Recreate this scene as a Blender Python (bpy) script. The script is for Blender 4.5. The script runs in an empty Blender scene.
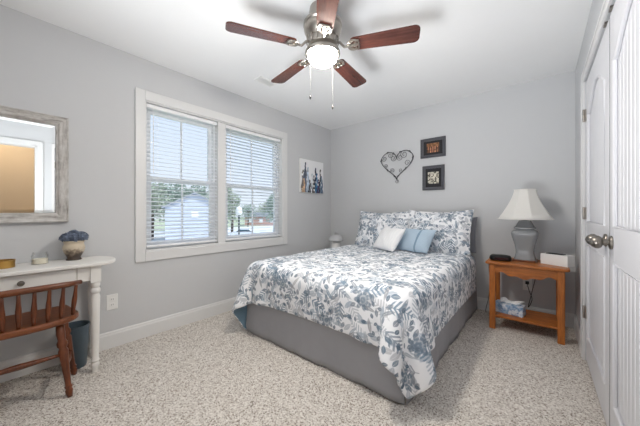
import bpy, bmesh, math, random
import numpy as np
from mathutils import Vector, Matrix
PI = math.pi
rad = math.radians
random.seed(7)
scn = bpy.context.scene
COL = scn.collection

# ------------------------------------------------------------ camera, sky, exposure
cam_d = bpy.data.cameras.new('camera')
cam_d.sensor_width = 36.0
cam_d.lens = 269.5 / 640 * 36
cam_d.shift_y = -1.2 / 640
cam_d.clip_start = 0.02
cam = bpy.data.objects.new('camera', cam_d)
COL.objects.link(cam)
cam.location = (2.70, -3.503, 1.10)
cam.rotation_euler = (rad(90), 0, rad(39.86))
scn.camera = cam

scn.view_settings.view_transform = 'Standard'
scn.view_settings.look = 'None'
scn.view_settings.gamma = 1.0
scn.view_settings.use_curve_mapping = False
scn.view_settings.exposure = 0.52
scn.cycles.use_denoising = True
scn.cycles.max_bounces = 10
scn.cycles.diffuse_bounces = 7
scn.cycles.transparent_max_bounces = 16
scn.cycles.sample_clamp_indirect = 6.0
scn.cycles.caustics_reflective = False
scn.cycles.caustics_refractive = False

SKY_STRENGTH = 0.76
FAN_LAMP = 142.0
HALL_LAMP = 18.0

world = bpy.data.worlds.new('sky')
scn.world = world
world.use_nodes = True
wt = world.node_tree
wt.nodes.clear()
wo = wt.nodes.new('ShaderNodeOutputWorld')
wb = wt.nodes.new('ShaderNodeBackground')
wtc = wt.nodes.new('ShaderNodeTexCoord')
wsep = wt.nodes.new('ShaderNodeSeparateXYZ')
wr = wt.nodes.new('ShaderNodeValToRGB')
wr.color_ramp.elements[0].position = 0.0
wr.color_ramp.elements[0].color = (0.82, 0.88, 0.97, 1)
wr.color_ramp.elements[1].position = 0.55
wr.color_ramp.elements[1].color = (0.62, 0.76, 1.0, 1)
wt.links.new(wtc.outputs['Generated'], wsep.inputs[0])
wt.links.new(wsep.outputs['Z'], wr.inputs[0])
wt.links.new(wr.outputs[0], wb.inputs['Color'])
wb.inputs['Strength'].default_value = SKY_STRENGTH
wt.links.new(wb.outputs[0], wo.inputs[0])

sun_d = bpy.data.lights.new('sun', 'SUN')
sun_d.energy = 3.1
sun_d.angle = rad(3)
sun = bpy.data.objects.new('sun', sun_d)
COL.objects.link(sun)
sun.location = (6, 6, 9)
sun.rotation_euler = (rad(42), 0, rad(110))      # from the house's far side: none of it falls through the window

# added fill spot out of frame, aimed up to brighten the room off the ceiling
fill_d = bpy.data.lights.new('bounce_fill', 'SPOT')
fill_d.energy = 158
fill_d.color = (0.93, 0.965, 1.0)
fill_d.spot_size = rad(122)
fill_d.spot_blend = 0.9
fill_d.shadow_soft_size = 0.4
fill_spot = bpy.data.objects.new('bounce_fill', fill_d)
COL.objects.link(fill_spot)
fill_spot.location = (1.75, -3.85, 0.45)
fill_spot.rotation_euler = (rad(147), 0, rad(-23))

# ------------------------------------------------------------ materials
def lin(c):
    o = []
    for v in c[:3]:
        v = v / 255.0
        o.append(v / 12.92 if v <= 0.04045 else ((v + 0.055) / 1.055) ** 2.4)
    return (o[0], o[1], o[2], 1.0)

class NT:
    """small wrapper to write node trees as expressions"""
    def __init__(s, name):
        s.m = bpy.data.materials.new(name)
        s.m.use_nodes = True
        s.t = s.m.node_tree
        s.t.nodes.clear()
        s.out = s.t.nodes.new('ShaderNodeOutputMaterial')
        s.b = s.t.nodes.new('ShaderNodeBsdfPrincipled')
        s.t.links.new(s.b.outputs[0], s.out.inputs[0])
    def set(s, sock, v):
        if hasattr(v, 'is_output') or isinstance(v, bpy.types.NodeSocket):
            s.t.links.new(v, sock)
        else:
            sock.default_value = v
    def m2(s, op, a, b=0.0, c=None, clamp=False):
        n = s.t.nodes.new('ShaderNodeMath')
        n.operation = op
        n.use_clamp = clamp
        s.set(n.inputs[0], a)
        s.set(n.inputs[1], b)
        if c is not None:
            s.set(n.inputs[2], c)
        return n.outputs[0]
    def mix(s, f, a, b, mode='MIX'):
        n = s.t.nodes.new('ShaderNodeMix')
        n.data_type = 'RGBA'
        n.blend_type = mode
        s.set(n.inputs[0], f)
        s.set(n.inputs[6], a)
        s.set(n.inputs[7], b)
        return n.outputs[2]
    def coord(s, kind='Object', scale=(1, 1, 1), rot=(0, 0, 0), loc=(0, 0, 0)):
        tc = s.t.nodes.new('ShaderNodeTexCoord')
        mp = s.t.nodes.new('ShaderNodeMapping')
        mp.inputs['Scale'].default_value = scale
        mp.inputs['Rotation'].default_value = rot
        mp.inputs['Location'].default_value = loc
        s.t.links.new(tc.outputs[kind], mp.inputs[0])
        return mp.outputs[0]
    def noise(s, vec, scale, detail=3, rough=0.55, col=False):
        n = s.t.nodes.new('ShaderNodeTexNoise')
        s.set(n.inputs['Vector'], vec)
        n.inputs['Scale'].default_value = scale
        n.inputs['Detail'].default_value = detail
        n.inputs['Roughness'].default_value = rough
        return n.outputs['Color' if col else 'Fac']
    def ramp(s, f, stops):
        n = s.t.nodes.new('ShaderNodeValToRGB')
        e = n.color_ramp.elements
        while len(e) < len(stops):
            e.new(0.5)
        for k, (p, c) in enumerate(stops):
            e[k].position = p
            e[k].color = c
        s.set(n.inputs[0], f)
        return n.outputs[0]
    def bump(s, h, strength=0.3, dist=0.01):
        n = s.t.nodes.new('ShaderNodeBump')
        n.inputs['Strength'].default_value = strength
        n.inputs['Distance'].default_value = dist
        s.set(n.inputs['Height'], h)
        s.t.links.new(n.outputs[0], s.b.inputs['Normal'])
    def done(s, color, rough=0.5, metal=0.0, spec=0.5):
        s.set(s.b.inputs['Base Color'], color)
        s.set(s.b.inputs['Roughness'], rough)
        s.b.inputs['Metallic'].default_value = metal
        s.b.inputs['Specular IOR Level'].default_value = spec
        return s.m

def plain(name, c, rough=0.5, metal=0.0, spec=0.4, var=0.04, scale=14.0, bump=0.0, bscale=60.0):
    n = NT(name)
    v = n.coord()
    f = n.noise(v, scale)
    a = lin(c)
    d = tuple(max(0, x * (1 - var * 2)) for x in a[:3]) + (1,)
    col = n.mix(f, d, a)
    if bump:
        n.bump(n.noise(v, bscale, 4), bump, 0.004)
    return n.done(col, rough, metal, spec)

def wood(name, c1, c2, axis=0, scale=9.0, rough=0.38, stretch=14.0):
    n = NT(name)
    sc = [stretch, stretch, stretch]
    sc[axis] = 1.3
    v = n.coord(scale=tuple(sc))
    f = n.noise(v, scale * 0.35, 6, 0.65)
    v2 = n.coord(scale=tuple(x * 3 for x in sc))
    g = n.noise(v2, scale * 0.6, 3, 0.7)
    f2 = n.m2('ADD', n.m2('MULTIPLY', f, 0.7), n.m2('MULTIPLY', g, 0.3))
    col = n.ramp(f2, [(0.36, lin(c1)), (0.62, lin(c2))])
    n.bump(f2, 0.12, 0.002)
    return n.done(col, rough)

M = {}
M['wall'] = plain('grey_wall_paint', (203, 204, 206), 0.85, spec=0.2, var=0.01, bump=0.05, bscale=180)
M['ceiling'] = plain('white_ceiling_paint', (243, 243, 243), 0.9, spec=0.15, var=0.008, bump=0.08, bscale=120)
M['trim'] = plain('white_trim_paint', (221, 221, 221), 0.4, spec=0.4, var=0.01)
M['door'] = plain('white_door_paint', (217, 217, 221), 0.42, spec=0.4, var=0.01)
M['vinyl'] = plain('white_vinyl', (240, 242, 244), 0.35, var=0.01)
M['blind'] = plain('white_blind_slat', (240, 241, 243), 0.5, var=0.01)
def slat_mat():
    n = NT('white_blind_slat_vinyl')
    t = n.t
    n.done(lin((244, 245, 247)), 0.5)
    tl = t.nodes.new('ShaderNodeBsdfTranslucent')
    tl.inputs[0].default_value = (0.92, 0.94, 0.97, 1)
    mx = t.nodes.new('ShaderNodeMixShader')
    mx.inputs[0].default_value = 0.75
    t.links.new(n.b.outputs[0], mx.inputs[1])
    t.links.new(tl.outputs[0], mx.inputs[2])
    t.links.new(mx.outputs[0], n.out.inputs[0])
    return n.m
M['slat'] = slat_mat()
M['chain'] = plain('dark_bead_chain', (84, 80, 76), 0.6)
M['nickel'] = plain('brushed_nickel', (176, 170, 162), 0.3, metal=1.0, var=0.08, scale=60)
M['nickel_dark'] = plain('satin_nickel', (140, 134, 127), 0.32, metal=1.0, var=0.08, scale=60)
M['white_desk'] = plain('white_desk_paint', (228, 226, 222), 0.45, var=0.015)
M['plastic_white'] = plain('white_plastic', (238, 238, 236), 0.4, var=0.01)
M['black'] = plain('black_plastic', (22, 21, 22), 0.4, var=0.05)
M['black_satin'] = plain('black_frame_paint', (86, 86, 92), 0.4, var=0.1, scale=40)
M['iron'] = plain('dark_wrought_iron', (104, 104, 108), 0.45, metal=0.6, var=0.1)
M['skirt'] = plain('grey_bed_skirt_fabric', (166, 166, 170), 0.9, spec=0.1, var=0.04, bump=0.15, bscale=350)
M['mattress'] = plain('white_mattress_ticking', (226, 226, 224), 0.9, var=0.02)
M['blue_lining'] = plain('slate_blue_lining', (112, 138, 156), 0.85, spec=0.15, var=0.06, bump=0.1, bscale=120)
M['grey_pillow'] = plain('dark_grey_pillowcase', (140, 142, 149), 0.9, spec=0.1, var=0.06, bump=0.1, bscale=120)
M['oak'] = wood('golden_oak', (136, 74, 26), (194, 117, 52), axis=0)
M['oak_leg'] = wood('golden_oak_upright', (136, 74, 26), (194, 117, 52), axis=2)
M['cherry'] = wood('red_brown_chair_wood', (76, 38, 17), (126, 70, 36), axis=1, rough=0.28)
M['cherry_leg'] = wood('red_brown_turned_wood', (66, 32, 16), (118, 62, 32), axis=2, rough=0.28)
M['blade'] = wood('dark_walnut_fan_blade', (64, 33, 27), (100, 56, 46), axis=0, rough=0.24)
M['ceramic'] = plain('grey_glazed_ceramic', (142, 145, 148), 0.22, var=0.06, spec=0.6, scale=10)
M['bin'] = plain('slate_wastebasket_plastic', (82, 96, 106), 0.5, var=0.05)
M['gold'] = plain('brushed_gold', (206, 164, 92), 0.3, metal=0.9, var=0.08)
M['wax'] = plain('cream_candle_wax', (238, 230, 210), 0.5, var=0.02)
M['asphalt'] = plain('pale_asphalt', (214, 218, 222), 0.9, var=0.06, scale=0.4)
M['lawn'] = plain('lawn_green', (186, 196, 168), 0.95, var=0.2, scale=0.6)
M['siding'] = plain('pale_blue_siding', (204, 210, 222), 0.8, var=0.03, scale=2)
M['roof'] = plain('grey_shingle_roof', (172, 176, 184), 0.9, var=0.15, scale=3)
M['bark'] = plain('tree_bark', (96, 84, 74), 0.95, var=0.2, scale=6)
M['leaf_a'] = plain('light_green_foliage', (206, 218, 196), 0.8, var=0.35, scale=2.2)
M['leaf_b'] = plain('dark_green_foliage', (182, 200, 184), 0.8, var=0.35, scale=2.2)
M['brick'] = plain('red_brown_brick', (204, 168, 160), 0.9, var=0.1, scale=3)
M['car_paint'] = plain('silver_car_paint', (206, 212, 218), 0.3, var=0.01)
M['car_glass'] = plain('dark_car_glass', (60, 78, 90), 0.15, var=0.01)
M['rubber'] = plain('black_tyre_rubber', (36, 36, 38), 0.8)
M['post'] = plain('dark_lamp_post', (70, 76, 80), 0.5)
M['hall_wall'] = plain('beige_hall_paint', (232, 212, 184), 0.85, spec=0.2, var=0.01)
M['petals'] = plain('dried_blue_petals', (142, 156, 180), 0.85, var=0.42, scale=85)

def carpet_mat():
    n = NT('speckled_beige_carpet')
    v = n.coord()
    def cells(scale, seed):
        vo = n.t.nodes.new('ShaderNodeTexVoronoi')
        vo.inputs['Scale'].default_value = scale
        n.set(vo.inputs['Vector'], n.coord(loc=(seed, seed * 2, 0.3)))
        sc = n.t.nodes.new('ShaderNodeSeparateColor')
        n.set(sc.inputs[0], vo.outputs['Color'])
        return sc.outputs[0]
    a = cells(160, 3.0)
    b = cells(230, 8.0)
    f = n.m2('ADD', n.m2('MULTIPLY', a, 0.6), n.m2('MULTIPLY', b, 0.4))
    c = n.ramp(f, [(0.12, lin((104, 93, 85))), (0.25, lin((160, 149, 140))), (0.40, lin((200, 193, 185))), (0.62, lin((212, 206, 199))), (0.85, lin((232, 228, 222)))])
    n.bump(n.noise(v, 260, 3, 0.7), 0.4, 0.010)
    return n.done(c, 0.97, spec=0.05)
M['carpet'] = carpet_mat()

def floral_mat(name='blue_grey_floral_cotton', k=1.0):
    """white cotton with watercolour leaves, ferns and flowers laid out in the cloth's own UV (metres)"""
    n = NT(name)
    t = n.t
    tc = t.nodes.new('ShaderNodeTexCoord')
    uv = tc.outputs['UV']
    wash = n.noise(uv, 22, 3, 0.6)
    def layer(base, cell, seed, kind, L, w, thr, ca, cb, strength=1.0):
        ma = t.nodes.new('ShaderNodeVectorMath')
        ma.operation = 'MULTIPLY_ADD'
        n.set(ma.inputs[0], uv)
        s = k / cell
        ma.inputs[1].default_value = (s, s, 0)
        ma.inputs[2].default_value = (seed * 3.7, seed * 1.9, 0)
        vo = t.nodes.new('ShaderNodeTexVoronoi')
        vo.voronoi_dimensions = '2D'
        vo.inputs['Scale'].default_value = 1.0
        vo.inputs['Randomness'].default_value = 0.75
        n.set(vo.inputs['Vector'], ma.outputs[0])
        sub = t.nodes.new('ShaderNodeVectorMath')
        sub.operation = 'SUBTRACT'
        n.set(sub.inputs[0], ma.outputs[0])
        n.set(sub.inputs[1], vo.outputs['Position'])
        sc = t.nodes.new('ShaderNodeSeparateColor')
        n.set(sc.inputs[0], vo.outputs['Color'])
        r0, r1, r2 = sc.outputs[0], sc.outputs[1], sc.outputs[2]
        ro = t.nodes.new('ShaderNodeVectorRotate')
        ro.rotation_type = 'Z_AXIS'
        n.set(ro.inputs['Vector'], sub.outputs[0])
        n.set(ro.inputs['Angle'], n.m2('MULTIPLY', r0, 6.283))
        sx = t.nodes.new('ShaderNodeSeparateXYZ')
        n.set(sx.inputs[0], ro.outputs[0])
        x, y = sx.outputs[0], sx.outputs[1]
        ay = n.m2('ABSOLUTE', y)
        x2 = n.m2('POWER', n.m2('ABSOLUTE', n.m2('DIVIDE', x, L)), 2.0)
        env = n.m2('SUBTRACT', n.m2('MULTIPLY', n.m2('SUBTRACT', 1.0, x2), w), ay)
        if kind == 'leaf':
            msk = n.m2('MULTIPLY', env, 30, clamp=True)
            rib = n.m2('MULTIPLY', n.m2('SUBTRACT', 0.022, ay), 60, clamp=True)
            msk = n.m2('MULTIPLY', msk, n.m2('SUBTRACT', 1.0, n.m2('MULTIPLY', rib, 0.5)))
        elif kind == 'fern':
            st = n.m2('FRACT', n.m2('MULTIPLY', n.m2('SUBTRACT', x, n.m2('MULTIPLY', ay, 0.8)), 6.5))
            lf = n.m2('MULTIPLY', n.m2('SUBTRACT', 0.28, n.m2('ABSOLUTE', n.m2('SUBTRACT', st, 0.5))), 12, clamp=True)
            msk = n.m2('MULTIPLY', n.m2('MULTIPLY', env, 30, clamp=True), lf)
            stem = n.m2('MULTIPLY', n.m2('MULTIPLY', n.m2('SUBTRACT', 0.018, ay), 90, clamp=True),
                        n.m2('MULTIPLY', n.m2('SUBTRACT', L * 1.05, n.m2('ABSOLUTE', x)), 40, clamp=True))
            msk = n.m2('MAXIMUM', msk, stem)
        else:
            th = n.m2('ARCTAN2', y, x)
            r = n.m2('SQRT', n.m2('ADD', n.m2('MULTIPLY', x, x), n.m2('MULTIPLY', y, y)))
            pet = n.m2('ABSOLUTE', n.m2('COSINE', n.m2('MULTIPLY', th, 3.5)))
            ed = n.m2('MULTIPLY', n.m2('ADD', n.m2('MULTIPLY', pet, 0.55), 0.45), L)
            msk = n.m2('MULTIPLY', n.m2('SUBTRACT', ed, r), 25, clamp=True)
            ring = n.m2('ABSOLUTE', n.m2('SINE', n.m2('MULTIPLY', r, 34)))
            msk = n.m2('MULTIPLY', msk, n.m2('ADD', n.m2('MULTIPLY', ring, 0.5), 0.5))
        on = n.m2('GREATER_THAN', r1, thr)
        tone = n.m2('ADD', 0.62, n.m2('MULTIPLY', wash, 0.62))
        f = n.m2('MULTIPLY', n.m2('MULTIPLY', msk, on), n.m2('MULTIPLY', tone, strength), clamp=True)
        col = n.mix(r2, lin(ca), lin(cb))
        return n.mix(f, base, col)
    c = lin((241, 242, 245))
    c = layer(c, 0.15, 1, 'fern', 0.54, 0.28, 0.05, (196, 197, 202), (172, 185, 198), 0.85)
    c = layer(c, 0.085, 2, 'leaf', 0.46, 0.20, 0.15, (172, 185, 199), (198, 199, 203), 0.9)
    c = layer(c, 0.12, 8, 'leaf', 0.50, 0.10, 0.20, (184, 185, 188), (160, 175, 189), 0.9)
    c = layer(c, 0.16, 3, 'fern', 0.52, 0.27, 0.40, (120, 145, 165), (150, 155, 165), 0.9)
    c = layer(c, 0.068, 4, 'leaf', 0.36, 0.20, 0.35, (104, 127, 146), (140, 145, 155), 0.9)
    c = layer(c, 0.105, 5, 'leaf', 0.48, 0.12, 0.40, (156, 155, 159), (116, 141, 161), 0.85)
    c = layer(c, 0.23, 6, 'flower', 0.30, 0.2, 0.45, (116, 131, 147), (98, 119, 137), 0.9)
    c = layer(c, 0.056, 7, 'leaf', 0.31, 0.19, 0.55, (90, 111, 129), (116, 129, 143), 0.95)
    n.bump(n.noise(n.coord(), 420, 2), 0.05, 0.002)
    return n.done(c, 0.85, spec=0.12)
M['floral'] = floral_mat()

def white_quilt_mat():
    n = NT('white_embroidered_cotton')
    v = n.coord('UV', scale=(1, 1, 1))
    w = n.t.nodes.new('ShaderNodeTexWave')
    w.inputs['Scale'].default_value = 9
    w.inputs['Distortion'].default_value = 4
    n.set(w.inputs['Vector'], v)
    n.bump(w.outputs['Fac'], 0.25, 0.004)
    return n.done(n.mix(n.m2('MULTIPLY', w.outputs['Fac'], 0.3), lin((244, 244, 245)), lin((226, 230, 236))), 0.85, spec=0.1)
M['white_pillow'] = white_quilt_mat()

def blue_band_mat():
    n = NT('pale_blue_cotton_with_band')
    tc = n.t.nodes.new('ShaderNodeTexCoord')
    sx = n.t.nodes.new('ShaderNodeSeparateXYZ')
    n.set(sx.inputs[0], tc.outputs['UV'])
    a = n.m2('LESS_THAN', n.m2('ABSOLUTE', n.m2('SUBTRACT', sx.outputs[0], 0.265)), 0.012)
    f = n.noise(tc.outputs['UV'], 60, 3)
    c = n.mix(f, lin((170, 190, 208)), lin((186, 204, 219)))
    c = n.mix(a, c, lin((132, 156, 178)))
    return n.done(c, 0.85, spec=0.1)
M['blue_pillow'] = blue_band_mat()

def vcol_mat(name, rough=0.5):
    n = NT(name)
    a = n.t.nodes.new('ShaderNodeVertexColor')
    a.layer_name = 'paint'
    return n.done(a.outputs['Color'], rough, spec=0.3)
M['paint'] = vcol_mat('painted_canvas', 0.6)
M['print'] = vcol_mat('printed_picture', 0.35)

def weathered_mat(name, sc):
    n = NT(name)
    f = n.noise(n.coord(scale=sc), 4, 6, 0.72)
    g = n.noise(n.coord(), 26, 3, 0.6)
    f2 = n.m2('ADD', n.m2('MULTIPLY', f, 0.75), n.m2('MULTIPLY', g, 0.25))
    c = n.ramp(f2, [(0.36, lin((142, 137, 132))), (0.50, lin((188, 184, 180))), (0.64, lin((214, 212, 209)))])
    n.bump(f2, 0.4, 0.006)
    return n.done(c, 0.7)
M['weathered'] = weathered_mat('whitewashed_wood_rail', (14, 1.6, 16))
M['weathered_v'] = weathered_mat('whitewashed_wood_stile', (14, 16, 1.6))

def mirror_mat():
    n = NT('silvered_mirror_glass')
    v = n.coord()
    c = n.mix(n.noise(v, 3), (0.86, 0.88, 0.88, 1), (0.88, 0.9, 0.9, 1))
    return n.done(c, 0.015, 1.0)
M['mirror'] = mirror_mat()

def urn_mat():
    n = NT('rustic_glazed_urn')
    v = n.coord()
    f = n.noise(v, 22, 4, 0.6)
    sx = n.t.nodes.new('ShaderNodeSeparateXYZ')
    n.set(sx.inputs[0], v)
    h = n.m2('ADD', n.m2('MULTIPLY', sx.outputs[2], 9.0), n.m2('MULTIPLY', f, 1.1))
    c = n.ramp(n.m2('MULTIPLY', h, 0.5), [(0.42, lin((70, 58, 50))), (0.52, lin((132, 116, 100))), (0.62, lin((200, 186, 164)))])
    return n.done(c, 0.4)
M['urn'] = urn_mat()

def tissue_box_mat():
    n = NT('blue_swirl_printed_card')
    v = n.coord()
    f = n.noise(v, 13, 3, 0.6)
    c = n.ramp(n.m2('FRACT', n.m2('MULTIPLY', f, 4.0)), [(0.1, lin((112, 146, 186))), (0.5, lin((222, 228, 234))), (0.85, lin((150, 176, 204)))])
    return n.done(c, 0.6)
M['tissue_box'] = tissue_box_mat()

def glass_mat(name, tint=(1, 1, 1), amount=0.06):
    n = NT(name)
    t = n.t
    tr = t.nodes.new('ShaderNodeBsdfTransparent')
    tr.inputs[0].default_value = (*tint, 1)
    gl = t.nodes.new('ShaderNodeBsdfGlossy')
    gl.inputs['Roughness'].default_value = 0.02
    f = t.nodes.new('ShaderNodeFresnel')
    f.inputs[0].default_value = 1.35
    mx = t.nodes.new('ShaderNodeMixShader')
    t.links.new(n.m2('MULTIPLY', f.outputs[0], min(amount * 5, 0.45)), mx.inputs[0])
    t.links.new(tr.outputs[0], mx.inputs[1])
    t.links.new(gl.outputs[0], mx.inputs[2])
    t.links.new(mx.outputs[0], n.out.inputs[0])
    t.nodes.remove(n.b)
    return n.m
M['pane'] = glass_mat('window_glass', (0.97, 0.985, 0.99), 0.04)
M['jar'] = glass_mat('clear_jar_glass', (0.985, 0.99, 0.99), 0.06)

def emit_mat(name, c, s):
    n = NT(name)
    n.b.inputs['Emission Color'].default_value = (*c, 1)
    n.b.inputs['Emission Strength'].default_value = s
    return n.done((0.9, 0.9, 0.88, 1), 0.4)
M['globe'] = emit_mat('lit_frosted_glass', (1.0, 0.94, 0.85), FAN_LAMP)
M['hall_globe'] = emit_mat('lit_warm_glass', (1.0, 0.80, 0.56), HALL_LAMP)

def shade_mat():
    n = NT('white_lampshade_fabric')
    t = n.t
    n.done(lin((244, 242, 238)), 0.85, spec=0.1)
    tl = t.nodes.new('ShaderNodeBsdfTranslucent')
    tl.inputs[0].default_value = (0.85, 0.84, 0.82, 1)
    mx = t.nodes.new('ShaderNodeMixShader')
    mx.inputs[0].default_value = 0.3
    t.links.new(n.b.outputs[0], mx.inputs[1])
    t.links.new(tl.outputs[0], mx.inputs[2])
    t.links.new(mx.outputs[0], n.out.inputs[0])
    return n.m
M['shade'] = shade_mat()

# ------------------------------------------------------------ mesh building
class MB:
    def __init__(s):
        s.v, s.f, s.uv, s.mi = [], [], None, None
    def add(s, vs, fs):
        k = len(s.v)
        s.v += [tuple(p) for p in vs]
        s.f += [tuple(i + k for i in f) for f in fs]
        return s
    def box(s, x0, x1, y0, y1, z0, z1):
        x0, x1 = min(x0, x1), max(x0, x1)
        y0, y1 = min(y0, y1), max(y0, y1)
        z0, z1 = min(z0, z1), max(z0, z1)
        return s.add([(x0, y0, z0), (x1, y0, z0), (x1, y1, z0), (x0, y1, z0), (x0, y0, z1), (x1, y0, z1), (x1, y1, z1), (x0, y1, z1)],
                     [(3, 2, 1, 0), (4, 5, 6, 7), (0, 1, 5, 4), (1, 2, 6, 5), (2, 3, 7, 6), (3, 0, 4, 7)])
    def lathe(s, prof, c=(0, 0, 0), seg=32, axis='z', cap=True, sq=None, rot=0.0):
        """prof: (r, h); sq = superellipse exponent for squarish bodies"""
        vs, fs = [], []
        for r, h in prof:
            for k in range(seg):
                a = 2 * PI * k / seg
                ca, sa = math.cos(a), math.sin(a)
                q = 1.0
                if sq:
                    q = (abs(ca) ** sq + abs(sa) ** sq) ** (-1.0 / sq)
                x, y = r * q * ca, r * q * sa
                if rot:
                    x, y = x * math.cos(rot) - y * math.sin(rot), x * math.sin(rot) + y * math.cos(rot)
                if axis == 'z':
                    p = (x, y, h)
                elif axis == 'x':
                    p = (h, x, y)
                else:
                    p = (x, h, -y)
                vs.append((p[0] + c[0], p[1] + c[1], p[2] + c[2]))
        n = len(prof)
        for i in range(n - 1):
            for k in range(seg):
                a, b = i * seg + k, i * seg + (k + 1) % seg
                fs.append((a, b, b + seg, a + seg))
        if cap:
            fs.append(tuple(reversed(range(seg))))
            fs.append(tuple(range((n - 1) * seg, n * seg)))
        return s.add(vs, fs)
    def tube(s, pts, r, seg=10, closed=False, cap=True):
        pts = [Vector(p) for p in pts]
        n = len(pts)
        rs = r if isinstance(r, (list, tuple)) else [r] * n
        vs, fs = [], []
        up = None
        for i in range(n):
            if closed:
                d = pts[(i + 1) % n] - pts[i - 1]
            else:
                d = pts[min(i + 1, n - 1)] - pts[max(i - 1, 0)]
            d.normalize()
            if up is None:
                up = Vector((0, 0, 1)) if abs(d.z) < 0.9 else Vector((1, 0, 0))
            sd = d.cross(up)
            sd.normalize()
            up = sd.cross(d)
            up.normalize()
            for k in range(seg):
                a = 2 * PI * k / seg
                vs.append(pts[i] + (sd * math.cos(a) + up * math.sin(a)) * rs[i])
        m = n if closed else n - 1
        for i in range(m):
            for k in range(seg):
                a, b = i * seg + k, i * seg + (k + 1) % seg
                j = (i + 1) % n * seg
                fs.append((a, b, j + (k + 1) % seg, j + k))
        if cap and not closed:
            fs.append(tuple(reversed(range(seg))))
            fs.append(tuple(range((n - 1) * seg, n * seg)))
        return s.add(vs, fs)
    def turned(s, p0, p1, prof, seg=14):
        """a turned spindle or leg from p0 to p1; prof = (t, r)"""
        p0, p1 = Vector(p0), Vector(p1)
        return s.tube([p0.lerp(p1, t) for t, r in prof], [r for t, r in prof], seg)
    def prism(s, poly, axis, a0, a1):
        """extrude a 2D polygon along an axis: 'x' takes (y,z), 'y' takes (x,z), 'z' takes (x,y)"""
        def P(p, a):
            return (a, p[0], p[1]) if axis == 'x' else ((p[0], a, p[1]) if axis == 'y' else (p[0], p[1], a))
        n = len(poly)
        vs = [P(p, a0) for p in poly] + [P(p, a1) for p in poly]
        fs = [tuple(range(n)), tuple(range(2 * n - 1, n - 1, -1))]
        fs += [(i, i + n, (i + 1) % n + n, (i + 1) % n) for i in range(n)]
        return s.add(vs, fs)
    def grid(s, nu, nv, fn, uvfn=None):
        k = len(s.v)
        for j in range(nv):
            for i in range(nu):
                s.v.append(tuple(fn(i / (nu - 1), j / (nv - 1))))
        for j in range(nv - 1):
            for i in range(nu - 1):
                a = k + j * nu + i
                s.f.append((a, a + 1, a + nu + 1, a + nu))
        return s
    def rot(s, a, axis='Z', c=(0, 0, 0)):
        R = Matrix.Rotation(a, 3, axis)
        c = Vector(c)
        s.v = [tuple(R @ (Vector(p) - c) + c) for p in s.v]
        return s
    def move(s, d):
        s.v = [(p[0] + d[0], p[1] + d[1], p[2] + d[2]) for p in s.v]
        return s
    def build(s, name, mat, parent=None, bevel=0.0, smooth=False, loc=None, fix=True, seg=2):
        me = bpy.data.meshes.new(name)
        me.from_pydata(s.v, [], s.f)
        if fix:
            bm = bmesh.new()
            bm.from_mesh(me)
            bmesh.ops.recalc_face_normals(bm, faces=bm.faces)
            bm.to_mesh(me)
            bm.free()
        for m in (mat if isinstance(mat, (list, tuple)) else [mat]):
            me.materials.append(m)
        if smooth:
            me.polygons.foreach_set('use_smooth', [True] * len(me.polygons))
            if smooth == 'auto':
                me.set_sharp_from_angle(angle=rad(38))
        o = bpy.data.objects.new(name, me)
        COL.objects.link(o)
        if parent:
            o.parent = parent
        if loc:
            o.location = loc
        if bevel:
            b = o.modifiers.new('bevel', 'BEVEL')
            b.width = bevel
            b.segments = seg
            b.limit_method = 'ANGLE'
            b.angle_limit = rad(40)
        return o

def tag(o, label, cat, group=None):
    o['label'] = label
    o['category'] = cat
    if group:
        o['group'] = group
    return o
def thing(name, label, cat, loc=(0, 0, 0), rz=0.0, group=None):
    o = bpy.data.objects.new(name, None)
    o.empty_display_size = 0.1
    COL.objects.link(o)
    o.location = loc
    o.rotation_euler = (0, 0, rz)
    return tag(o, label, cat, group)
def structure(o):
    o['kind'] = 'structure'
    return o
def set_uv(o, fn):
    me = o.data
    uv = me.uv_layers.new(name='UVMap')
    for l in me.loops:
        uv.data[l.index].uv = fn(l.vertex_index)

# ------------------------------------------------------------ the room
W, H, YF = 2.92, 2.44, -4.15
RA = rad(0.57)                                    # the closet wall runs a hair out of square
# window opening on the left wall
WY0, WY1, WZ0, WZ1 = -2.672, -1.052, 0.748, 2.082

fl = MB().box(-0.12, 4.4, YF - 0.6, 0.12, -0.06, 0.0)
structure(fl.build('floor', M['carpet']))
structure(MB().box(-0.12, 4.4, YF - 0.6, 0.12, H, H + 0.1).build('ceiling', M['ceiling']))
wl = MB()
wl.box(-0.14, 0, YF, WY0, 0, H)
wl.box(-0.14, 0, WY1, 0.12, 0, H)
wl.box(-0.14, 0, WY0, WY1, 0, WZ0)
wl.box(-0.14, 0, WY0, WY1, WZ1, H)
structure(wl.build('wall_left', M['wall']))
structure(MB().box(0, W + 0.13, 0, 0.12, 0, H).build('wall_back', M['wall']))
structure(MB().box(-0.14, W + 0.16, YF - 0.12, YF, 0, H).build('wall_front', M['wall']))

def on_right(o):
    o.location = (W, 0, 0)
    o.rotation_euler = (0, 0, RA)
    return o
CY0, CY1, CZ = -2.452, -0.712, 2.062              # closet opening
DY0, DY1, DZ = -3.95, -3.135, 2.05                 # doorway behind the photographer
wr_ = MB()
wr_.box(0, 0.12, CY1, 0.0, 0, H)
wr_.box(0, 0.12, DY1, CY0, 0, H)
wr_.box(0, 0.12, YF, DY0, 0, H)
wr_.box(0, 0.12, CY0, CY1, CZ, H)
wr_.box(0, 0.12, DY0, DY1, DZ, H)
wr_.box(0.06, 0.12, CY0, CY1, 0, CZ)
structure(on_right(wr_.build('wall_right', M['wall'])))
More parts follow.
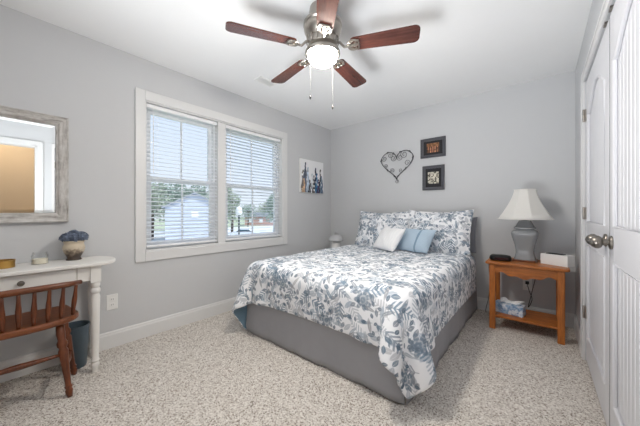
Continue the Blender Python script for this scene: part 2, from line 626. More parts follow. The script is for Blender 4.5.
# hall beyond the doorway (seen in the mirror)
hl = MB()
hl.box(4.2, 4.3, YF - 0.5, -2.5, 0, H)
hl.box(W + 0.2, 4.2, -2.6, -2.5, 0, H)
hl.box(W + 0.17, 4.2, YF - 0.55, YF - 0.45, 0, H)
structure(hl.build('wall_hall', M['hall_wall']))
hlight = thing('ceiling_light', 'round warm ceiling light in the hall beyond the doorway', 'ceiling light', (3.7, -3.5, H))
MB().lathe([(0.13, -0.02), (0.14, 0.0)], seg=28).build('light_base', M['nickel'], hlight)
MB().lathe([(0.01, -0.1), (0.06, -0.09), (0.1, -0.065), (0.125, -0.02)], seg=28).build('glass_shade', M['hall_globe'], hlight, smooth=True)

# baseboards with a stepped top
def base_profile(d):
    return [(0, 0), (0.014 * d, 0), (0.014 * d, 0.105), (0.010 * d, 0.115), (0.010 * d, 0.124), (0.005 * d, 0.133), (0, 0.133)]
structure(MB().prism([(p[0], p[1]) for p in base_profile(1)], 'y', YF, 0).build('baseboard_left', M['trim']))
structure(MB().prism([(p[0], p[1]) for p in base_profile(-1)], 'x', 0.0, W).build('baseboard_back', M['trim']))
br = MB()
for a, b in ((CY1 + 0.068, -0.002), (DY1 + 0.07, CY0 - 0.068)):
    br.prism([(p[0], p[1]) for p in base_profile(-1)], 'y', a, b)
structure(on_right(br.build('baseboard_right', M['trim'])))

# closet casing, doorway casing
def casing(y0, y1, z, w=0.062, d=0.013):
    m = MB()
    for a, b in ((y0 - w, y0), (y1, y1 + w)):
        m.box(-d, 0, a, b, 0, z)
        m.box(-d - 0.005, -d, (a if a < y0 else b - 0.018), (a + 0.018 if a < y0 else b), 0, z + w)
    m.box(-d, 0, y0 - w, y1 + w, z, z + w)
    m.box(-d - 0.005, -d, y0 - w, y1 + w, z + w - 0.018, z + w)
    return m
structure(on_right(casing(CY0, CY1, CZ).build('trim_1', M['trim'], bevel=0.003)))
structure(on_right(casing(DY0, DY1, DZ).build('trim_2', M['trim'], bevel=0.003)))
jb = MB()
jb.box(0, 0.13, DY1 - 0.02, DY1, 0, DZ)
jb.box(0, 0.13, DY0, DY0 + 0.02, 0, DZ)
jb.box(0, 0.13, DY0, DY1, DZ - 0.02, DZ)
structure(on_right(jb.build('trim_3', M['trim'])))

# closet doors: arched beadboard panels
def door_leaf(name, y0, y1, hinge_hi):
    F, P, B = 0.006, 0.016, 0.045                 # faces: frame, panel, back
    z0, z1 = 0.012, 2.052
    root = structure(on_right(MB().box(P + 0.004, B, y0, y1, z0, z1).build(name, M['door'])))
    st = 0.105
    pz = [(0.205, 0.86), (1.03, 1.79)]
    fr = MB()
    fr.box(F, B - 0.002, y0, y0 + st, z0, z1)
    fr.box(F, B - 0.002, y1 - st, y1, z0, z1)
    fr.box(F, P + 0.006, y0 + st, y1 - st, z0, pz[0][0])
    fr.box(F, P + 0.006, y0 + st, y1 - st, pz[0][1], pz[1][0])
    ym, hw = (y0 + y1) / 2, (y1 - y0) / 2 - st
    arc = [(y0 + st, z1), (y0 + st, pz[1][1])]
    for k in range(1, 24):
        u = -1 + 2 * k / 24
        arc.append((ym + u * hw, pz[1][1] + 0.125 * math.cos(u * PI / 2) ** 1.3))
    arc += [(y1 - st, pz[1][1]), (y1 - st, z1)]
    # top rail in strips so that its faces stay convex
    for k in range(1, len(arc) - 2):
        a, b = arc[k], arc[k + 1]
        fr.prism([(a[0], a[1]), (b[0], b[1]), (b[0], z1), (a[0], z1)], 'x', F, P + 0.006)
    fr.build('door_frame', M['door'], root, bevel=0.0025)
    # moulding round each panel
    md = MB()
    def strip(pts, closed=True):
        md.tube([(F + 0.003, p[0], p[1]) for p in pts], 0.009, 6, closed)
    strip([(y0 + st, pz[0][0]), (y1 - st, pz[0][0]), (y1 - st, pz[0][1]), (y0 + st, pz[0][1])])
    strip([(y0 + st, pz[1][0]), (y1 - st, pz[1][0])] + [p for p in reversed(arc[1:-1])])
    md.build('panel_moulding', M['door'], root)
    # beadboard
    for (a, b) in ((pz[0][0], pz[0][1]), (pz[1][0], pz[1][1] + 0.13)):
        poly = [(P + 0.01, y0 + st - 0.003)]
        y = y0 + st - 0.003
        n = 11
        pw = (y1 - y0 - 2 * st + 0.006) / n
        for k in range(n):
            ya = y + k * pw
            poly += [(P + 0.004, ya), (P, ya + 0.007), (P, ya + pw - 0.007), (P + 0.004, ya + pw)]
        poly.append((P + 0.01, y1 - st + 0.003))
        bd = MB()
        for k in range(len(poly) - 1):
            p, q = poly[k], poly[k + 1]
            bd.add([(p[0], p[1], a), (q[0], q[1], a), (q[0], q[1], b), (p[0], p[1], b)], [(0, 1, 2, 3)])
        bd.build('beadboard_panel', M['door'], root)
    yh = y1 if hinge_hi else y0
    sgn = 1 if hinge_hi else -1
    for z in (1.81, 1.09, 0.36):
        hb = MB()
        hb.lathe([(0.006, z - 0.045), (0.0075, z - 0.043), (0.0075, z + 0.043), (0.006, z + 0.045)], (-0.006, yh + 0.002 * sgn, 0), 12)
        hb.box(-0.001, 0.008, yh - 0.016 * sgn, yh + 0.014 * sgn, z - 0.044, z + 0.044)
        hb.build('hinge', M['nickel'], root, smooth='auto')
    # egg knob on a round rose
    yk = (y0 + 0.055) if hinge_hi else (y1 - 0.055)
    kb = MB()
    zc = 0.955
    kb.lathe([(0.031, F), (0.033, F - 0.004), (0.030, F - 0.010), (0.014, F - 0.014), (0.012, F - 0.026),
              (0.015, F - 0.032), (0.025, F - 0.036), (0.031, F - 0.046), (0.030, F - 0.057), (0.022, F - 0.069), (0.011, F - 0.076), (0.002, F - 0.079)],
             (0, yk, zc), 28, axis='x')
    kb.build('door_handle', M['nickel_dark'], root, smooth='auto')
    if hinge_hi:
        MB().box(F + 0.002, 0.04, y0 - 0.028, y0 - 0.0005, z0, z1).build('seam_shade', M['black_satin'], root)  # dark strip painting the shade in the gap between the two leaves
    ct = MB().box(-0.004, 0.03, yk - 0.02, yk + 0.02, z1 - 0.002, z1 + 0.009)
    ct.build('ball_catch', M['nickel_dark'], root)
    return root
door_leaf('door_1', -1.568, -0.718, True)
door_leaf('door_2', -2.446, -1.597, False)

# light switch and small iron hook beside the doorway, seen in the mirror
sw = on_right(thing('light_switch', 'white light switch plate beside the doorway, reflected in the mirror', 'light switch'))
MB().box(-0.006, 0, -2.985, -2.905, 1.16, 1.28).build('switch_plate', M['plastic_white'], sw, bevel=0.002)
MB().box(-0.014, -0.006, -2.95, -2.94, 1.21, 1.235).build('toggle', M['plastic_white'], sw)
hk = on_right(thing('wall_hook', 'small dark iron hook on the grey wall, reflected in the mirror', 'hook'))
MB().box(-0.006, 0, -2.955, -2.925, 1.60, 1.74).build('back_plate', M['iron'], hk, bevel=0.004)
MB().tube([(-0.004, -2.94, 1.65), (-0.04, -2.94, 1.63), (-0.06, -2.94, 1.65), (-0.062, -2.94, 1.69)], 0.006, 8).build('hook_arm', M['iron'], hk, smooth=True)
MB().tube([(-0.004, -2.94, 1.71), (-0.03, -2.94, 1.72), (-0.045, -2.94, 1.75)], 0.005, 8).build('hook_arm', M['iron'], hk, smooth=True)

# ------------------------------------------------------------ window
cs = MB()
cw = 0.074
cs.box(0, 0.016, WY0 - cw, WY0, WZ0 - 0.084, WZ1 + 0.084)
cs.box(0, 0.016, WY1, WY1 + cw, WZ0 - 0.084, WZ1 + 0.084)
cs.box(0, 0.016, WY0, WY1, WZ1, WZ1 + 0.084)
cs.box(0, 0.016, WY0, WY1, WZ0 - 0.084, WZ0)
win = structure(cs.build('window_1', M['trim'], bevel=0.003))
jm = MB()
jm.box(-0.14, 0.004, WY0, WY0 + 0.012, WZ0, WZ1)
jm.box(-0.14, 0.004, WY1 - 0.012, WY1, WZ0, WZ1)
jm.box(-0.14, 0.004, WY0, WY1, WZ1 - 0.012, WZ1)
jm.box(-0.14, 0.004, WY0, WY1, WZ0, WZ0 + 0.014)
MY0, MY1 = -1.975, -1.885
jm.box(-0.14, -0.008, MY0, MY1, WZ0, WZ1)
jm.build('window_jamb', M['trim'], win, bevel=0.002)
units = [(WY0 + 0.012, MY0), (MY1, WY1 - 0.012)]
ZM = 1.405
for (a, b) in units:
    f = MB()
    t = 0.028
    f.box(-0.125, -0.07, a, a + t, WZ0 + 0.014, WZ1 - 0.012)
    f.box(-0.125, -0.07, b - t, b, WZ0 + 0.014, WZ1 - 0.012)
    f.box(-0.125, -0.07, a + t, b - t, WZ1 - 0.012 - t, WZ1 - 0.012)
    f.box(-0.125, -0.07, a + t, b - t, WZ0 + 0.014, WZ0 + 0.014 + t)
    f.build('window_frame', M['vinyl'], win, bevel=0.002)
    for (z0, z1, x) in ((WZ0 + 0.042, ZM + 0.022, -0.086), (ZM - 0.022, WZ1 - 0.04, -0.108)):
        s = MB()
        q = 0.036
        s.box(x - 0.013, x + 0.013, a + t, a + t + q, z0, z1)
        s.box(x - 0.013, x + 0.013, b - t - q, b - t, z0, z1)
        s.box(x - 0.013, x + 0.013, a + t + q, b - t - q, z1 - 0.04, z1)
        s.box(x - 0.013, x + 0.013, a + t + q, b - t - q, z0, z0 + 0.04)
        s.box(x - 0.006, x + 0.006, (a + b) / 2 - 0.009, (a + b) / 2 + 0.009, z0 + 0.04, z1 - 0.04)
        so = s.build('window_sash', M['vinyl'], win, bevel=0.0015)
        MB().box(x - 0.002, x + 0.002, a + t + q - 0.004, b - t - q + 0.004, z0 + 0.034, z1 - 0.034).build('window_pane', M['pane'], so)
structure(win)

def blind(label, a, b, tilt):
    t = thing('window_blind', label, 'blind', (-0.038, (a + b) / 2, WZ0 + 0.02), 0, None)
    hw = (b - a) / 2 - 0.008
    top = WZ1 - 0.014 - (WZ0 + 0.02)
    MB().box(-0.022, 0.022, -hw, hw, top - 0.036, top - 0.002).build('head_rail', M['blind'], t, bevel=0.003)
    MB().box(-0.02, 0.02, -hw, hw, 0.012, 0.03).build('bottom_rail', M['blind'], t, bevel=0.004)
    s = MB()
    z = 0.06
    c, sn = math.cos(tilt), math.sin(tilt)
    while z < top - 0.05:
        m = MB()
        pts = []
        for k in range(5):
            u = -1 + k / 2
            pts.append((u * 0.0175, 0.0022 * (1 - u * u)))
        pts = [(p[0] * c - p[1] * sn, p[0] * sn + p[1] * c) for p in pts]
        lo = [(p[0], p[1] - 0.0014) for p in reversed(pts)]
        m.prism([(p[0], p[1] + z) for p in pts + lo], 'y', -hw, hw)
        s.add(m.v, m.f)
        z += 0.0365
    s.build('slats', M['slat'], t)
    for y in (-hw + 0.09, hw - 0.09):
        ld = MB()
        ld.box(-0.0235, -0.0225, y - 0.001, y + 0.001, 0.02, top - 0.03)
        ld.box(0.0225, 0.0235, y - 0.001, y + 0.001, 0.02, top - 0.03)
        ld.build('ladder_cord', M['blind'], t)
    wd = MB().tube([(0.032, -hw + 0.05, top - 0.03), (0.034, -hw + 0.05, top - 0.62)], 0.003, 8)
    wd.build('tilt_wand', M['blind'], t)
    return t
blind('white slat blind over the left half of the twin window', *units[0], rad(-14))
blind('white slat blind over the right half of the twin window', *units[1], rad(9))

# wall outlets
def outlet(label, loc, rz):
    t = thing('wall_outlet', label, 'outlet', loc, rz)
    MB().box(0, 0.006, -0.038, 0.038, -0.062, 0.062).build('cover_plate', M['plastic_white'], t, bevel=0.003)
    for z in (-0.022, 0.022):
        s = MB().box(0.006, 0.008, -0.016, 0.016, z - 0.015, z + 0.015)
        so = s.build('socket', M['plastic_white'], t, bevel=0.002)
        MB().box(0.0078, 0.0085, -0.007, -0.005, z - 0.004, z + 0.007).box(0.0078, 0.0085, 0.005, 0.007, z - 0.004, z + 0.007).build('slot', M['black'], so)
outlet('white duplex outlet low on the grey wall beside the white desk', (0, -2.905, 0.368), 0)
outlet('white duplex outlet low on the wall behind the oak nightstand', (2.56, 0, 0.352), -PI / 2)

# ceiling vent
v = thing('ceiling_vent', 'white slotted air vent in the ceiling behind the fan blade', 'vent', (0.50, -1.735, H))
v.scale = (0.72, 0.72, 1)
MB().box(-0.065, 0.065, -0.13, 0.13, -0.004, 0).build('backing', M['black_satin'], v)
m = MB()
m.box(-0.075, -0.055, -0.14, 0.14, -0.012, 0).box(0.055, 0.075, -0.14, 0.14, -0.012, 0)
m.box(-0.055, 0.055, -0.14, -0.12, -0.012, 0).box(-0.055, 0.055, 0.12, 0.14, -0.012, 0)
m.build('vent_frame', M['plastic_white'], v, bevel=0.002)
m = MB()
for k in range(14):
    y = -0.112 + k * 0.0172
    m.box(-0.055, 0.055, y - 0.0032, y + 0.0032, -0.011, -0.004)
m.build('louvre', M['plastic_white'], v)

# ------------------------------------------------------------ ceiling fan
FX, FY = 1.572, -2.125
fan = thing('ceiling_fan', 'five-blade ceiling fan with dark wood blades and lit glass dome', 'ceiling fan', (FX, FY, H))
MB().lathe([(0.085, 0.0), (0.088, -0.02), (0.088, -0.075), (0.116, -0.092), (0.127, -0.104), (0.127, -0.118), (0.121, -0.124), (0.121, -0.134), (0.124, -0.138), (0.121, -0.154), (0.112, -0.172), (0.096, -0.192), (0.085, -0.205)], seg=48).build('motor_housing', M['nickel'], fan, smooth='auto')
m = MB().lathe([(0.092, -0.205), (0.095, -0.212), (0.095, -0.246), (0.088, -0.252), (0.06, -0.262), (0.05, -0.275)], seg=40)
m.build('flywheel_hub', M['nickel'], fan, smooth='auto')
for k in range(15):
    a = 2 * PI * k / 15
    ca, sa = math.cos(a), math.sin(a)
    MB().tube([(0.1 * ca, 0.1 * sa, -0.192), (0.108 * ca, 0.108 * sa, -0.215), (0.098 * ca, 0.098 * sa, -0.246)], 0.004, 6).build('hub_rib', M['nickel'], fan, smooth=True)
MB().lathe([(0.05, -0.258), (0.052, -0.268), (0.075, -0.276), (0.104, -0.280), (0.114, -0.286), (0.116, -0.300), (0.110, -0.310)], seg=48).build('light_fitter', M['nickel'], fan, smooth='auto')
dome = [(0.099, -0.309)]
for k in range(1, 13):
    a = PI / 2 * k / 12
    dome.append((max(0.099 * math.cos(a), 0.001), -0.309 - 0.066 * math.sin(a)))
MB().lathe(dome, seg=40).build('lamp_globe', M['globe'], fan, smooth=True)
ZB = -0.262
for k in range(5):
    ang = rad(-119 + 72 * k)
    pl = []
    n = 10
    r0, r1, w0, w1 = 0.185, 0.606, 0.050, 0.064
    top, bot = [], []
    for i in range(n + 1):                         # rounded tip
        a = PI / 2 * i / n
        top.append((r1 - 0.035 + 0.035 * math.sin(a), (w1 - 0.035) + 0.035 * math.cos(a)))
    head = [(r0 + 0.02, w0), (r0 + 0.006, w0 - 0.008), (r0, w0 - 0.022)]
    half = list(reversed(head)) + top
    poly = half + [(p[0], -p[1]) for p in reversed(half)]
    b = MB().prism(poly, 'z', -0.004, 0.004)
    b.rot(rad(-11), 'X').move((0, 0, ZB))
    bo = b.build('blade', M['blade'], fan, bevel=0.0015)
    bo.rotation_euler = (0, 0, ang)
    br_ = MB()
    br_.tube([(0.085, 0, -0.235), (0.115, 0, -0.240), (0.145, 0, ZB - 0.012), (0.175, 0, ZB - 0.009)], [0.009, 0.008, 0.008, 0.008], 8)
    sc = MB()
    for sg in (-1, 1):
        pts = []
        for i in range(15):
            a = PI * 1.5 * i / 14
            pts.append((0.205 - 0.034 * math.cos(a), sg * (0.026 + 0.026 * math.sin(a) - 0.012), -0.0085))
        sc.tube(pts, 0.0055, 8)
        sc.tube([(0.165, 0, -0.0085), (0.18, sg * 0.018, -0.0085), (0.21, sg * 0.036, -0.0085), (0.24, sg * 0.03, -0.0085)], 0.0055, 8)
    sc.prism([(0.165, -0.012), (0.225, -0.009), (0.238, 0), (0.225, 0.009), (0.165, 0.012)], 'z', -0.0125, -0.0045)
    for (x, y) in ((0.2, 0.0), (0.222, 0.03), (0.222, -0.03)):
        sc.lathe([(0.007, -0.015), (0.008, -0.004)], (x, y, 0), 10)
    sc.rot(rad(-11), 'X').move((0, 0, ZB))
    br_.add(sc.v, sc.f)
    br_.build('blade_bracket', M['nickel'], bo, smooth='auto')
def chain(dx, dy, ztop, zbot, mt):
    m = MB().tube([(dx, dy, ztop), (dx, dy, zbot)], 0.0007, 6)
    z = ztop
    while z > zbot:
        m.lathe([(0.0004, z - 0.002), (0.0012, z), (0.0004, z + 0.002)], (dx, dy, 0), 6)
        z -= 0.012
    c = m.build('pull_chain', M['chain'], fan)
    MB().lathe([(0.001, zbot + 0.004), (0.005, zbot - 0.002), (0.0065, zbot - 0.014), (0.005, zbot - 0.024), (0.001, zbot - 0.028)], (dx, dy, 0), 12).build('pull_fob', mt, c, smooth=True)
Rv, Fv = Vector((math.cos(rad(39.86)), math.sin(rad(39.86)), 0)), Vector((-math.sin(rad(39.86)), math.cos(rad(39.86)), 0))
p = Rv * -0.085 + Fv * 0.095
chain(p.x, p.y, -0.31, -0.53, M['black'])
p = Rv * 0.070 + Fv * 0.095
chain(p.x, p.y, -0.31, -0.60, M['chain'])

# ------------------------------------------------------------ bed
BX0, BX1, BY0, BY1 = 0.575, 2.095, -2.02, -0.03
bed = thing('bed', 'queen bed with plain grey bed skirt under the floral comforter', 'bed', ((BX0 + BX1) / 2, (BY0 + BY1) / 2, 0))
bx, by = (BX1 - BX0) / 2, (BY1 - BY0) / 2
MB().box(-bx + 0.03, bx - 0.03, -by + 0.03, by - 0.01, 0.1, 0.36).build('box_spring', M['mattress'], bed, bevel=0.02)
MB().box(-bx + 0.01, bx - 0.01, -by + 0.01, by - 0.01, 0.36, 0.615).build('mattress', M['mattress'], bed, bevel=0.05, seg=4)
for sx in (-1, 1):
    for sy in (-1, 1):
        MB().lathe([(0.025, 0), (0.03, 0.1)], (sx * (bx - 0.12), sy * (by - 0.12), 0), 14).build('leg', M['black'], bed)
# skirt: three hanging panels with soft waves, split at the foot corners
def skirt(p0, p1, nrm, seed):
    rng = random.Random(seed)
    ph = [rng.uniform(0, 6.28) for _ in range(4)]
    L = math.hypot(p1[0] - p0[0], p1[1] - p0[1])
    nu = int(L / 0.018)
    def fn(u, v):
        s = u * L
        wv = 0.006 * math.sin(s * 9 + ph[0]) + 0.004 * math.sin(s * 21 + ph[1]) + 0.0025 * math.sin(s * 43 + ph[2])
        amp = (1 - v) ** 0.8
        o = wv * amp + 0.012 * (1 - v) + 0.0
        z = 0.008 + 0.37 * v + (0.004 * math.sin(s * 9 + ph[0]) if v < 0.01 else 0)
        return (p0[0] + (p1[0] - p0[0]) * u + nrm[0] * o, p0[1] + (p1[1] - p0[1]) * u + nrm[1] * o, z)
    o = MB().grid(nu, 10, fn).build('bed_skirt_panel', M['skirt'], bed, smooth=True)
    sd = o.modifiers.new('thick', 'SOLIDIFY')
    sd.thickness = 0.004
    sd.offset = 0
    return o
skirt((-bx + 0.002, -by), (bx - 0.004, -by), (0, -1), 3)
skirt((bx, -by + 0.004), (bx, by), (1, 0), 5)
skirt((-bx, by), (-bx, -by + 0.004), (-1, 0), 9)

# comforter: a cloth draped in numpy over the mattress, then frozen
def drape():
    d = 0.037
    OL, OR, OF = 0.372, 0.345, 0.262               # overhangs: left, right, foot
    x0, x1 = BX0 - OL, BX1 + OR
    y0, y1 = BY0 - OF, -0.14
    nx, ny = int(round((x1 - x0) / d)) + 1, int(round((y1 - y0) / d)) + 1
    gx, gy = np.meshgrid(np.linspace(x0, x1, nx), np.linspace(y0, y1, ny))
    rng = np.random.default_rng(4)
    P = np.stack([gx, gy, np.full_like(gx, 0.67)], -1)
    P[..., 2] += rng.normal(0, 0.002, gx.shape)
    U = np.stack([gx - x0, gy - y0], -1)
    R0 = 0.075
    lo = np.array([BX0 + R0 - 0.01, BY0 + R0 - 0.01, -1.0])
    hi = np.array([BX1 - R0 + 0.01, 0.3, 0.625 - R0])
    V = np.zeros_like(P)
    dt = 1 / 60
    dx = (x1 - x0) / (nx - 1)
    dy = (y1 - y0) / (ny - 1)
    dg = math.hypot(dx, dy)
    cons = []
    def sl(a, b, rest, st):
        cons.append((a, b, rest, st))
    S = np.s_
    for ph in (0, 1):
        n = (nx - ph) // 2
        sl(S[:, ph:ph + 2 * n:2], S[:, ph + 1:ph + 2 * n:2], dx, 1.0)
        n = (ny - ph) // 2
        sl(S[ph:ph + 2 * n:2, :], S[ph + 1:ph + 2 * n:2, :], dy, 1.0)
    for ph in (0, 1):
        n = (ny - ph) // 2
        sl(S[ph:ph + 2 * n:2, :-1], S[ph + 1:ph + 2 * n:2, 1:], dg, 0.35)
        sl(S[ph:ph + 2 * n:2, 1:], S[ph + 1:ph + 2 * n:2, :-1], dg, 0.35)
    for ph in range(4):
        n = (nx - ph) // 4
        if n > 0:
            sl(S[:, ph:ph + 4 * n:4][:], S[:, ph + 2:ph + 4 * n:4], 2 * dx, 0.35)
        n = (ny - ph) // 4
        if n > 0:
            sl(S[ph:ph + 4 * n:4, :], S[ph + 2:ph + 4 * n:4, :], 2 * dy, 0.35)
    top = P.copy()
    for step in range(260):
        V[..., 2] -= 9.8 * dt
        V *= 0.965 if step < 200 else 0.9
        Q = P + V * dt
        for it in range(10):
            for a, b, rest, st in cons:
                A, B = Q[a], Q[b]
                D = B - A
                L = np.sqrt((D * D).sum(-1, keepdims=True)) + 1e-9
                c = D * (st * 0.5 * (L - rest) / L)
                Q[a] = A + c
                Q[b] = B - c
            C = np.clip(Q, lo, hi)
            D = Q - C
            L = np.sqrt((D * D).sum(-1, keepdims=True))
            inside = (L[..., 0] < 1e-6)
            hit = (L[..., 0] < R0) & ~inside
            if hit.any():
                n_ = D[hit] / L[hit]
                Qn = C[hit] + n_ * R0
                old = P[hit]
                mv = Qn - old
                tn = mv - n_ * (mv * n_).sum(-1, keepdims=True)
                Q[hit] = Qn - tn * 0.25
            if inside.any():
                q = Q[inside]
                q[:, 2] = hi[2] + R0
                Q[inside] = q
            Q[..., 2] = np.maximum(Q[..., 2], 0.02)
        V = (Q - P) / dt
        P = Q
    return P, U, nx, ny
P_, U_, NX, NY = drape()
cv = MB()
vv = P_.reshape(-1, 3)
uu = U_.reshape(-1, 2)
rng = random.Random(2)
for (x, y, z), (u, v2) in zip(vv, uu):
    puff = 0.006 * math.sin(u * 17 + 1.3 * math.sin(v2 * 9)) * math.sin(v2 * 15 + 1.1 * math.sin(u * 11))
    puff += 0.004 * math.sin(u * 41 + v2 * 13) * math.sin(v2 * 37 - u * 9)
    cv.v.append((x, y, z + (puff if z > 0.58 else 0)))
for j in range(NY - 1):
    for i in range(NX - 1):
        a = j * NX + i
        cv.f.append((a, a + 1, a + NX + 1, a + NX))
com = cv.build('comforter', [M['floral'], M['blue_lining']], None, smooth=True, fix=False)
set_uv(com, lambda i: (uu[i][0], uu[i][1]))
sd = com.modifiers.new('loft', 'SOLIDIFY')
sd.thickness = 0.022
sd.offset = 1
sd.material_offset = 1
sd.material_offset_rim = 0
sb = com.modifiers.new('smooth', 'SUBSURF')
sb.levels = 1
sb.render_levels = 1
tag(com, 'blue grey and white floral comforter draped over the bed', 'comforter')

# pillows
def pillow(name, label, cat, mat, w, h, t, loc, rot, flange=0.0, group=None, seed=1):
    rng = random.Random(seed)
    ph = [rng.uniform(0, 6.28) for _ in range(6)]
    nu, nv = 33, 25
    m = MB()
    def side(sg):
        def fn(u, v):
            x, y = 2 * u - 1, 2 * v - 1
            ex = max(0.0, 1 - abs(x / (1 - 2 * flange / w)) ** 2.6) if abs(x) < 1 - 2 * flange / w else 0
            ey = max(0.0, 1 - abs(y / (1 - 2 * flange / h)) ** 2.6) if abs(y) < 1 - 2 * flange / h else 0
            th = t / 2 * (ex * ey) ** 0.5
            th += 0.006 * math.sin(x * 5 + ph[0]) * math.sin(y * 4 + ph[1]) * (ex * ey)
            th += 0.003 * math.sin(x * 11 + y * 6 + ph[2]) * (ex * ey)
            pinch = 1 - 0.05 * (1 - (abs(y) ** 2)) * (abs(x) ** 4)
            pinch2 = 1 - 0.07 * (1 - (abs(x) ** 2)) * (abs(y) ** 4)
            wav = 0.006 * math.sin(x * 7 + ph[3]) * (1 - ex * ey)
            return (x * w / 2 * pinch, sg * (th + 0.002) + wav, (y + 1) * h / 2 * pinch2 + 0.02 * 0)
        return fn
    m.grid(nu, nv, side(-1))
    m.grid(nu, nv, side(1))
    N = nu * nv
    rim = [i for i in range(nu)] + [j * nu + nu - 1 for j in range(1, nv)] + [(nv - 1) * nu + i for i in range(nu - 2, -1, -1)] + [j * nu for j in range(nv - 2, 0, -1)]
    for a, b in zip(rim, rim[1:] + rim[:1]):
        m.f.append((a, b, b + N, a + N))
    o = m.build(name, mat, None, smooth=True)
    off = seed * 0.37
    set_uv(o, lambda i: ((i % N % nu) / (nu - 1) * w + off * (0 if mat is M['blue_pillow'] else 1), (i % N // nu) / (nv - 1) * h + off * 0.7 * (0 if mat is M['blue_pillow'] else 1)))
    o.location = loc
    o.rotation_euler = rot
    return tag(o, label, cat, group)
pillow('bed_pillow', 'plain grey pillow behind the left floral sham', 'pillow', M['grey_pillow'], 0.68, 0.42, 0.11, (1.06, -0.15, 0.65), (rad(-10), 0, rad(1)), 0.0, None, 3)
pillow('bed_pillow', 'plain grey pillow behind the right floral sham, beside the lamp', 'pillow', M['grey_pillow'], 0.68, 0.40, 0.11, (1.785, -0.15, 0.65), (rad(-10), 0, rad(-1)), 0.0, None, 4)
pillow('pillow_sham', 'floral pillow sham at the left, behind the white pillow', 'pillow', M['floral'], 0.735, 0.50, 0.17, (1.045, -0.335, 0.645), (rad(-20), 0, rad(1.5)), 0.03, None, 1)
pillow('pillow_sham', 'floral pillow sham at the right, behind the pale blue pillow', 'pillow', M['floral'], 0.735, 0.51, 0.17, (1.735, -0.33, 0.645), (rad(-19), 0, rad(-2)), 0.03, None, 2)
pillow('throw_pillow', 'small white throw pillow leaning in front of the floral shams', 'pillow', M['white_pillow'], 0.39, 0.31, 0.12, (1.235, -0.615, 0.66), (rad(-36), rad(0), rad(-27)), 0.0, None, 6)
pillow('throw_pillow', 'small pale blue throw pillow with a stitched band', 'pillow', M['blue_pillow'], 0.41, 0.30, 0.12, (1.545, -0.54, 0.66), (rad(-36), rad(0), rad(-17)), 0.0, None, 7)

# ------------------------------------------------------------ far corner: small lamp on a white side table
st = thing('side_table', 'small white side table in the corner, hidden behind the bed', 'table', (0.25, -0.25, 0))
MB().box(-0.16, 0.16, -0.17, 0.17, 0.475, 0.50).build('tabletop', M['white_desk'], st, bevel=0.004)
for sx in (-1, 1):
    for sy in (-1, 1):
        MB().box(sx * 0.14 - 0.018, sx * 0.14 + 0.018, sy * 0.15 - 0.018, sy * 0.15 + 0.018, 0, 0.475).build('leg', M['white_desk'], st, bevel=0.003)
sl = thing('table_lamp', 'tiny white lamp with a grey bell shade in the far corner', 'lamp', (0.285, -0.235, 0.50))
MB().lathe([(0.068, 0), (0.07, 0.01), (0.066, 0.02), (0.066, 0.145), (0.05, 0.158), (0.014, 0.162), (0.012, 0.19)], seg=28).build('base', M['plastic_white'], sl, smooth='auto')
M['grey_shade'] = plain('grey_lampshade', (196, 196, 198), 0.8, var=0.03)
m = MB()
m.lathe([(0.112, 0.165), (0.113, 0.172), (0.106, 0.195), (0.088, 0.225), (0.064, 0.248), (0.026, 0.262)], seg=32, cap=False)
shd = m.build('lamp_shade', M['grey_shade'], sl, smooth=True)
sdm = shd.modifiers.new('thick', 'SOLIDIFY')
sdm.thickness = 0.003
for k in range(3):
    a = 2 * PI * k / 3 + 0.4
    MB().tube([(0.02 * math.cos(a), 0.02 * math.sin(a), 0.259), (0.032 * math.cos(a), 0.032 * math.sin(a), 0.285), (0.012 * math.cos(a), 0.012 * math.sin(a), 0.298), (0, 0, 0.275)], 0.004, 6).build('finial_loop', M['grey_shade'], sl, smooth=True)

# ------------------------------------------------------------ oak nightstand
NSX, NSY = 2.560, -0.33
ns = thing('nightstand', 'golden oak nightstand with scalloped apron and open lower shelf', 'nightstand', (NSX, NSY, 0))
hx, y0, y1 = 0.298, -0.205, 0.215
tp = [(-hx + 0.02, y0), (hx - 0.02, y0), (hx, y0 + 0.02), (hx, y1), (-hx, y1), (-hx, y0 + 0.02)]
MB().prism(tp, 'z', 0.607, 0.632).build('tabletop', M['oak'], ns, bevel=0.007, seg=3)
lx = hx - 0.055
for sx in (-1, 1):
    for (yy) in (y0 + 0.045, y1 - 0.035):
        MB().box(sx * lx - 0.024, sx * lx + 0.024, yy - 0.022, yy + 0.022, 0, 0.607).build('leg', M['oak_leg'], ns, bevel=0.005)
n = 40
edge = []
for i in range(n + 1):
    u = -1 + 2 * i / n
    z = 0.537 - 0.035 * max(0, math.cos(u * PI / 2)) ** 2 - 0.012 * math.cos(u * 4 * PI) * (0.4 + 0.6 * abs(u))
    edge.append((u * (lx - 0.024), z))
ap = MB()
for i in range(n):
    a, b = edge[i], edge[i + 1]
    ap.prism([a, b, (b[0], 0.607), (a[0], 0.607)], 'y', y0 + 0.030, y0 + 0.048)
ap.build('apron', M['oak'], ns)
for sx in (-1, 1):
    MB().box(sx * lx - 0.009, sx * lx + 0.009, y0 + 0.06, y1 - 0.05, 0.537, 0.607).build('side_apron', M['oak'], ns)
MB().box(-lx + 0.02, lx - 0.02, y0 + 0.035, y1 - 0.02, 0.112, 0.132).build('shelf', M['oak'], ns, bevel=0.004)

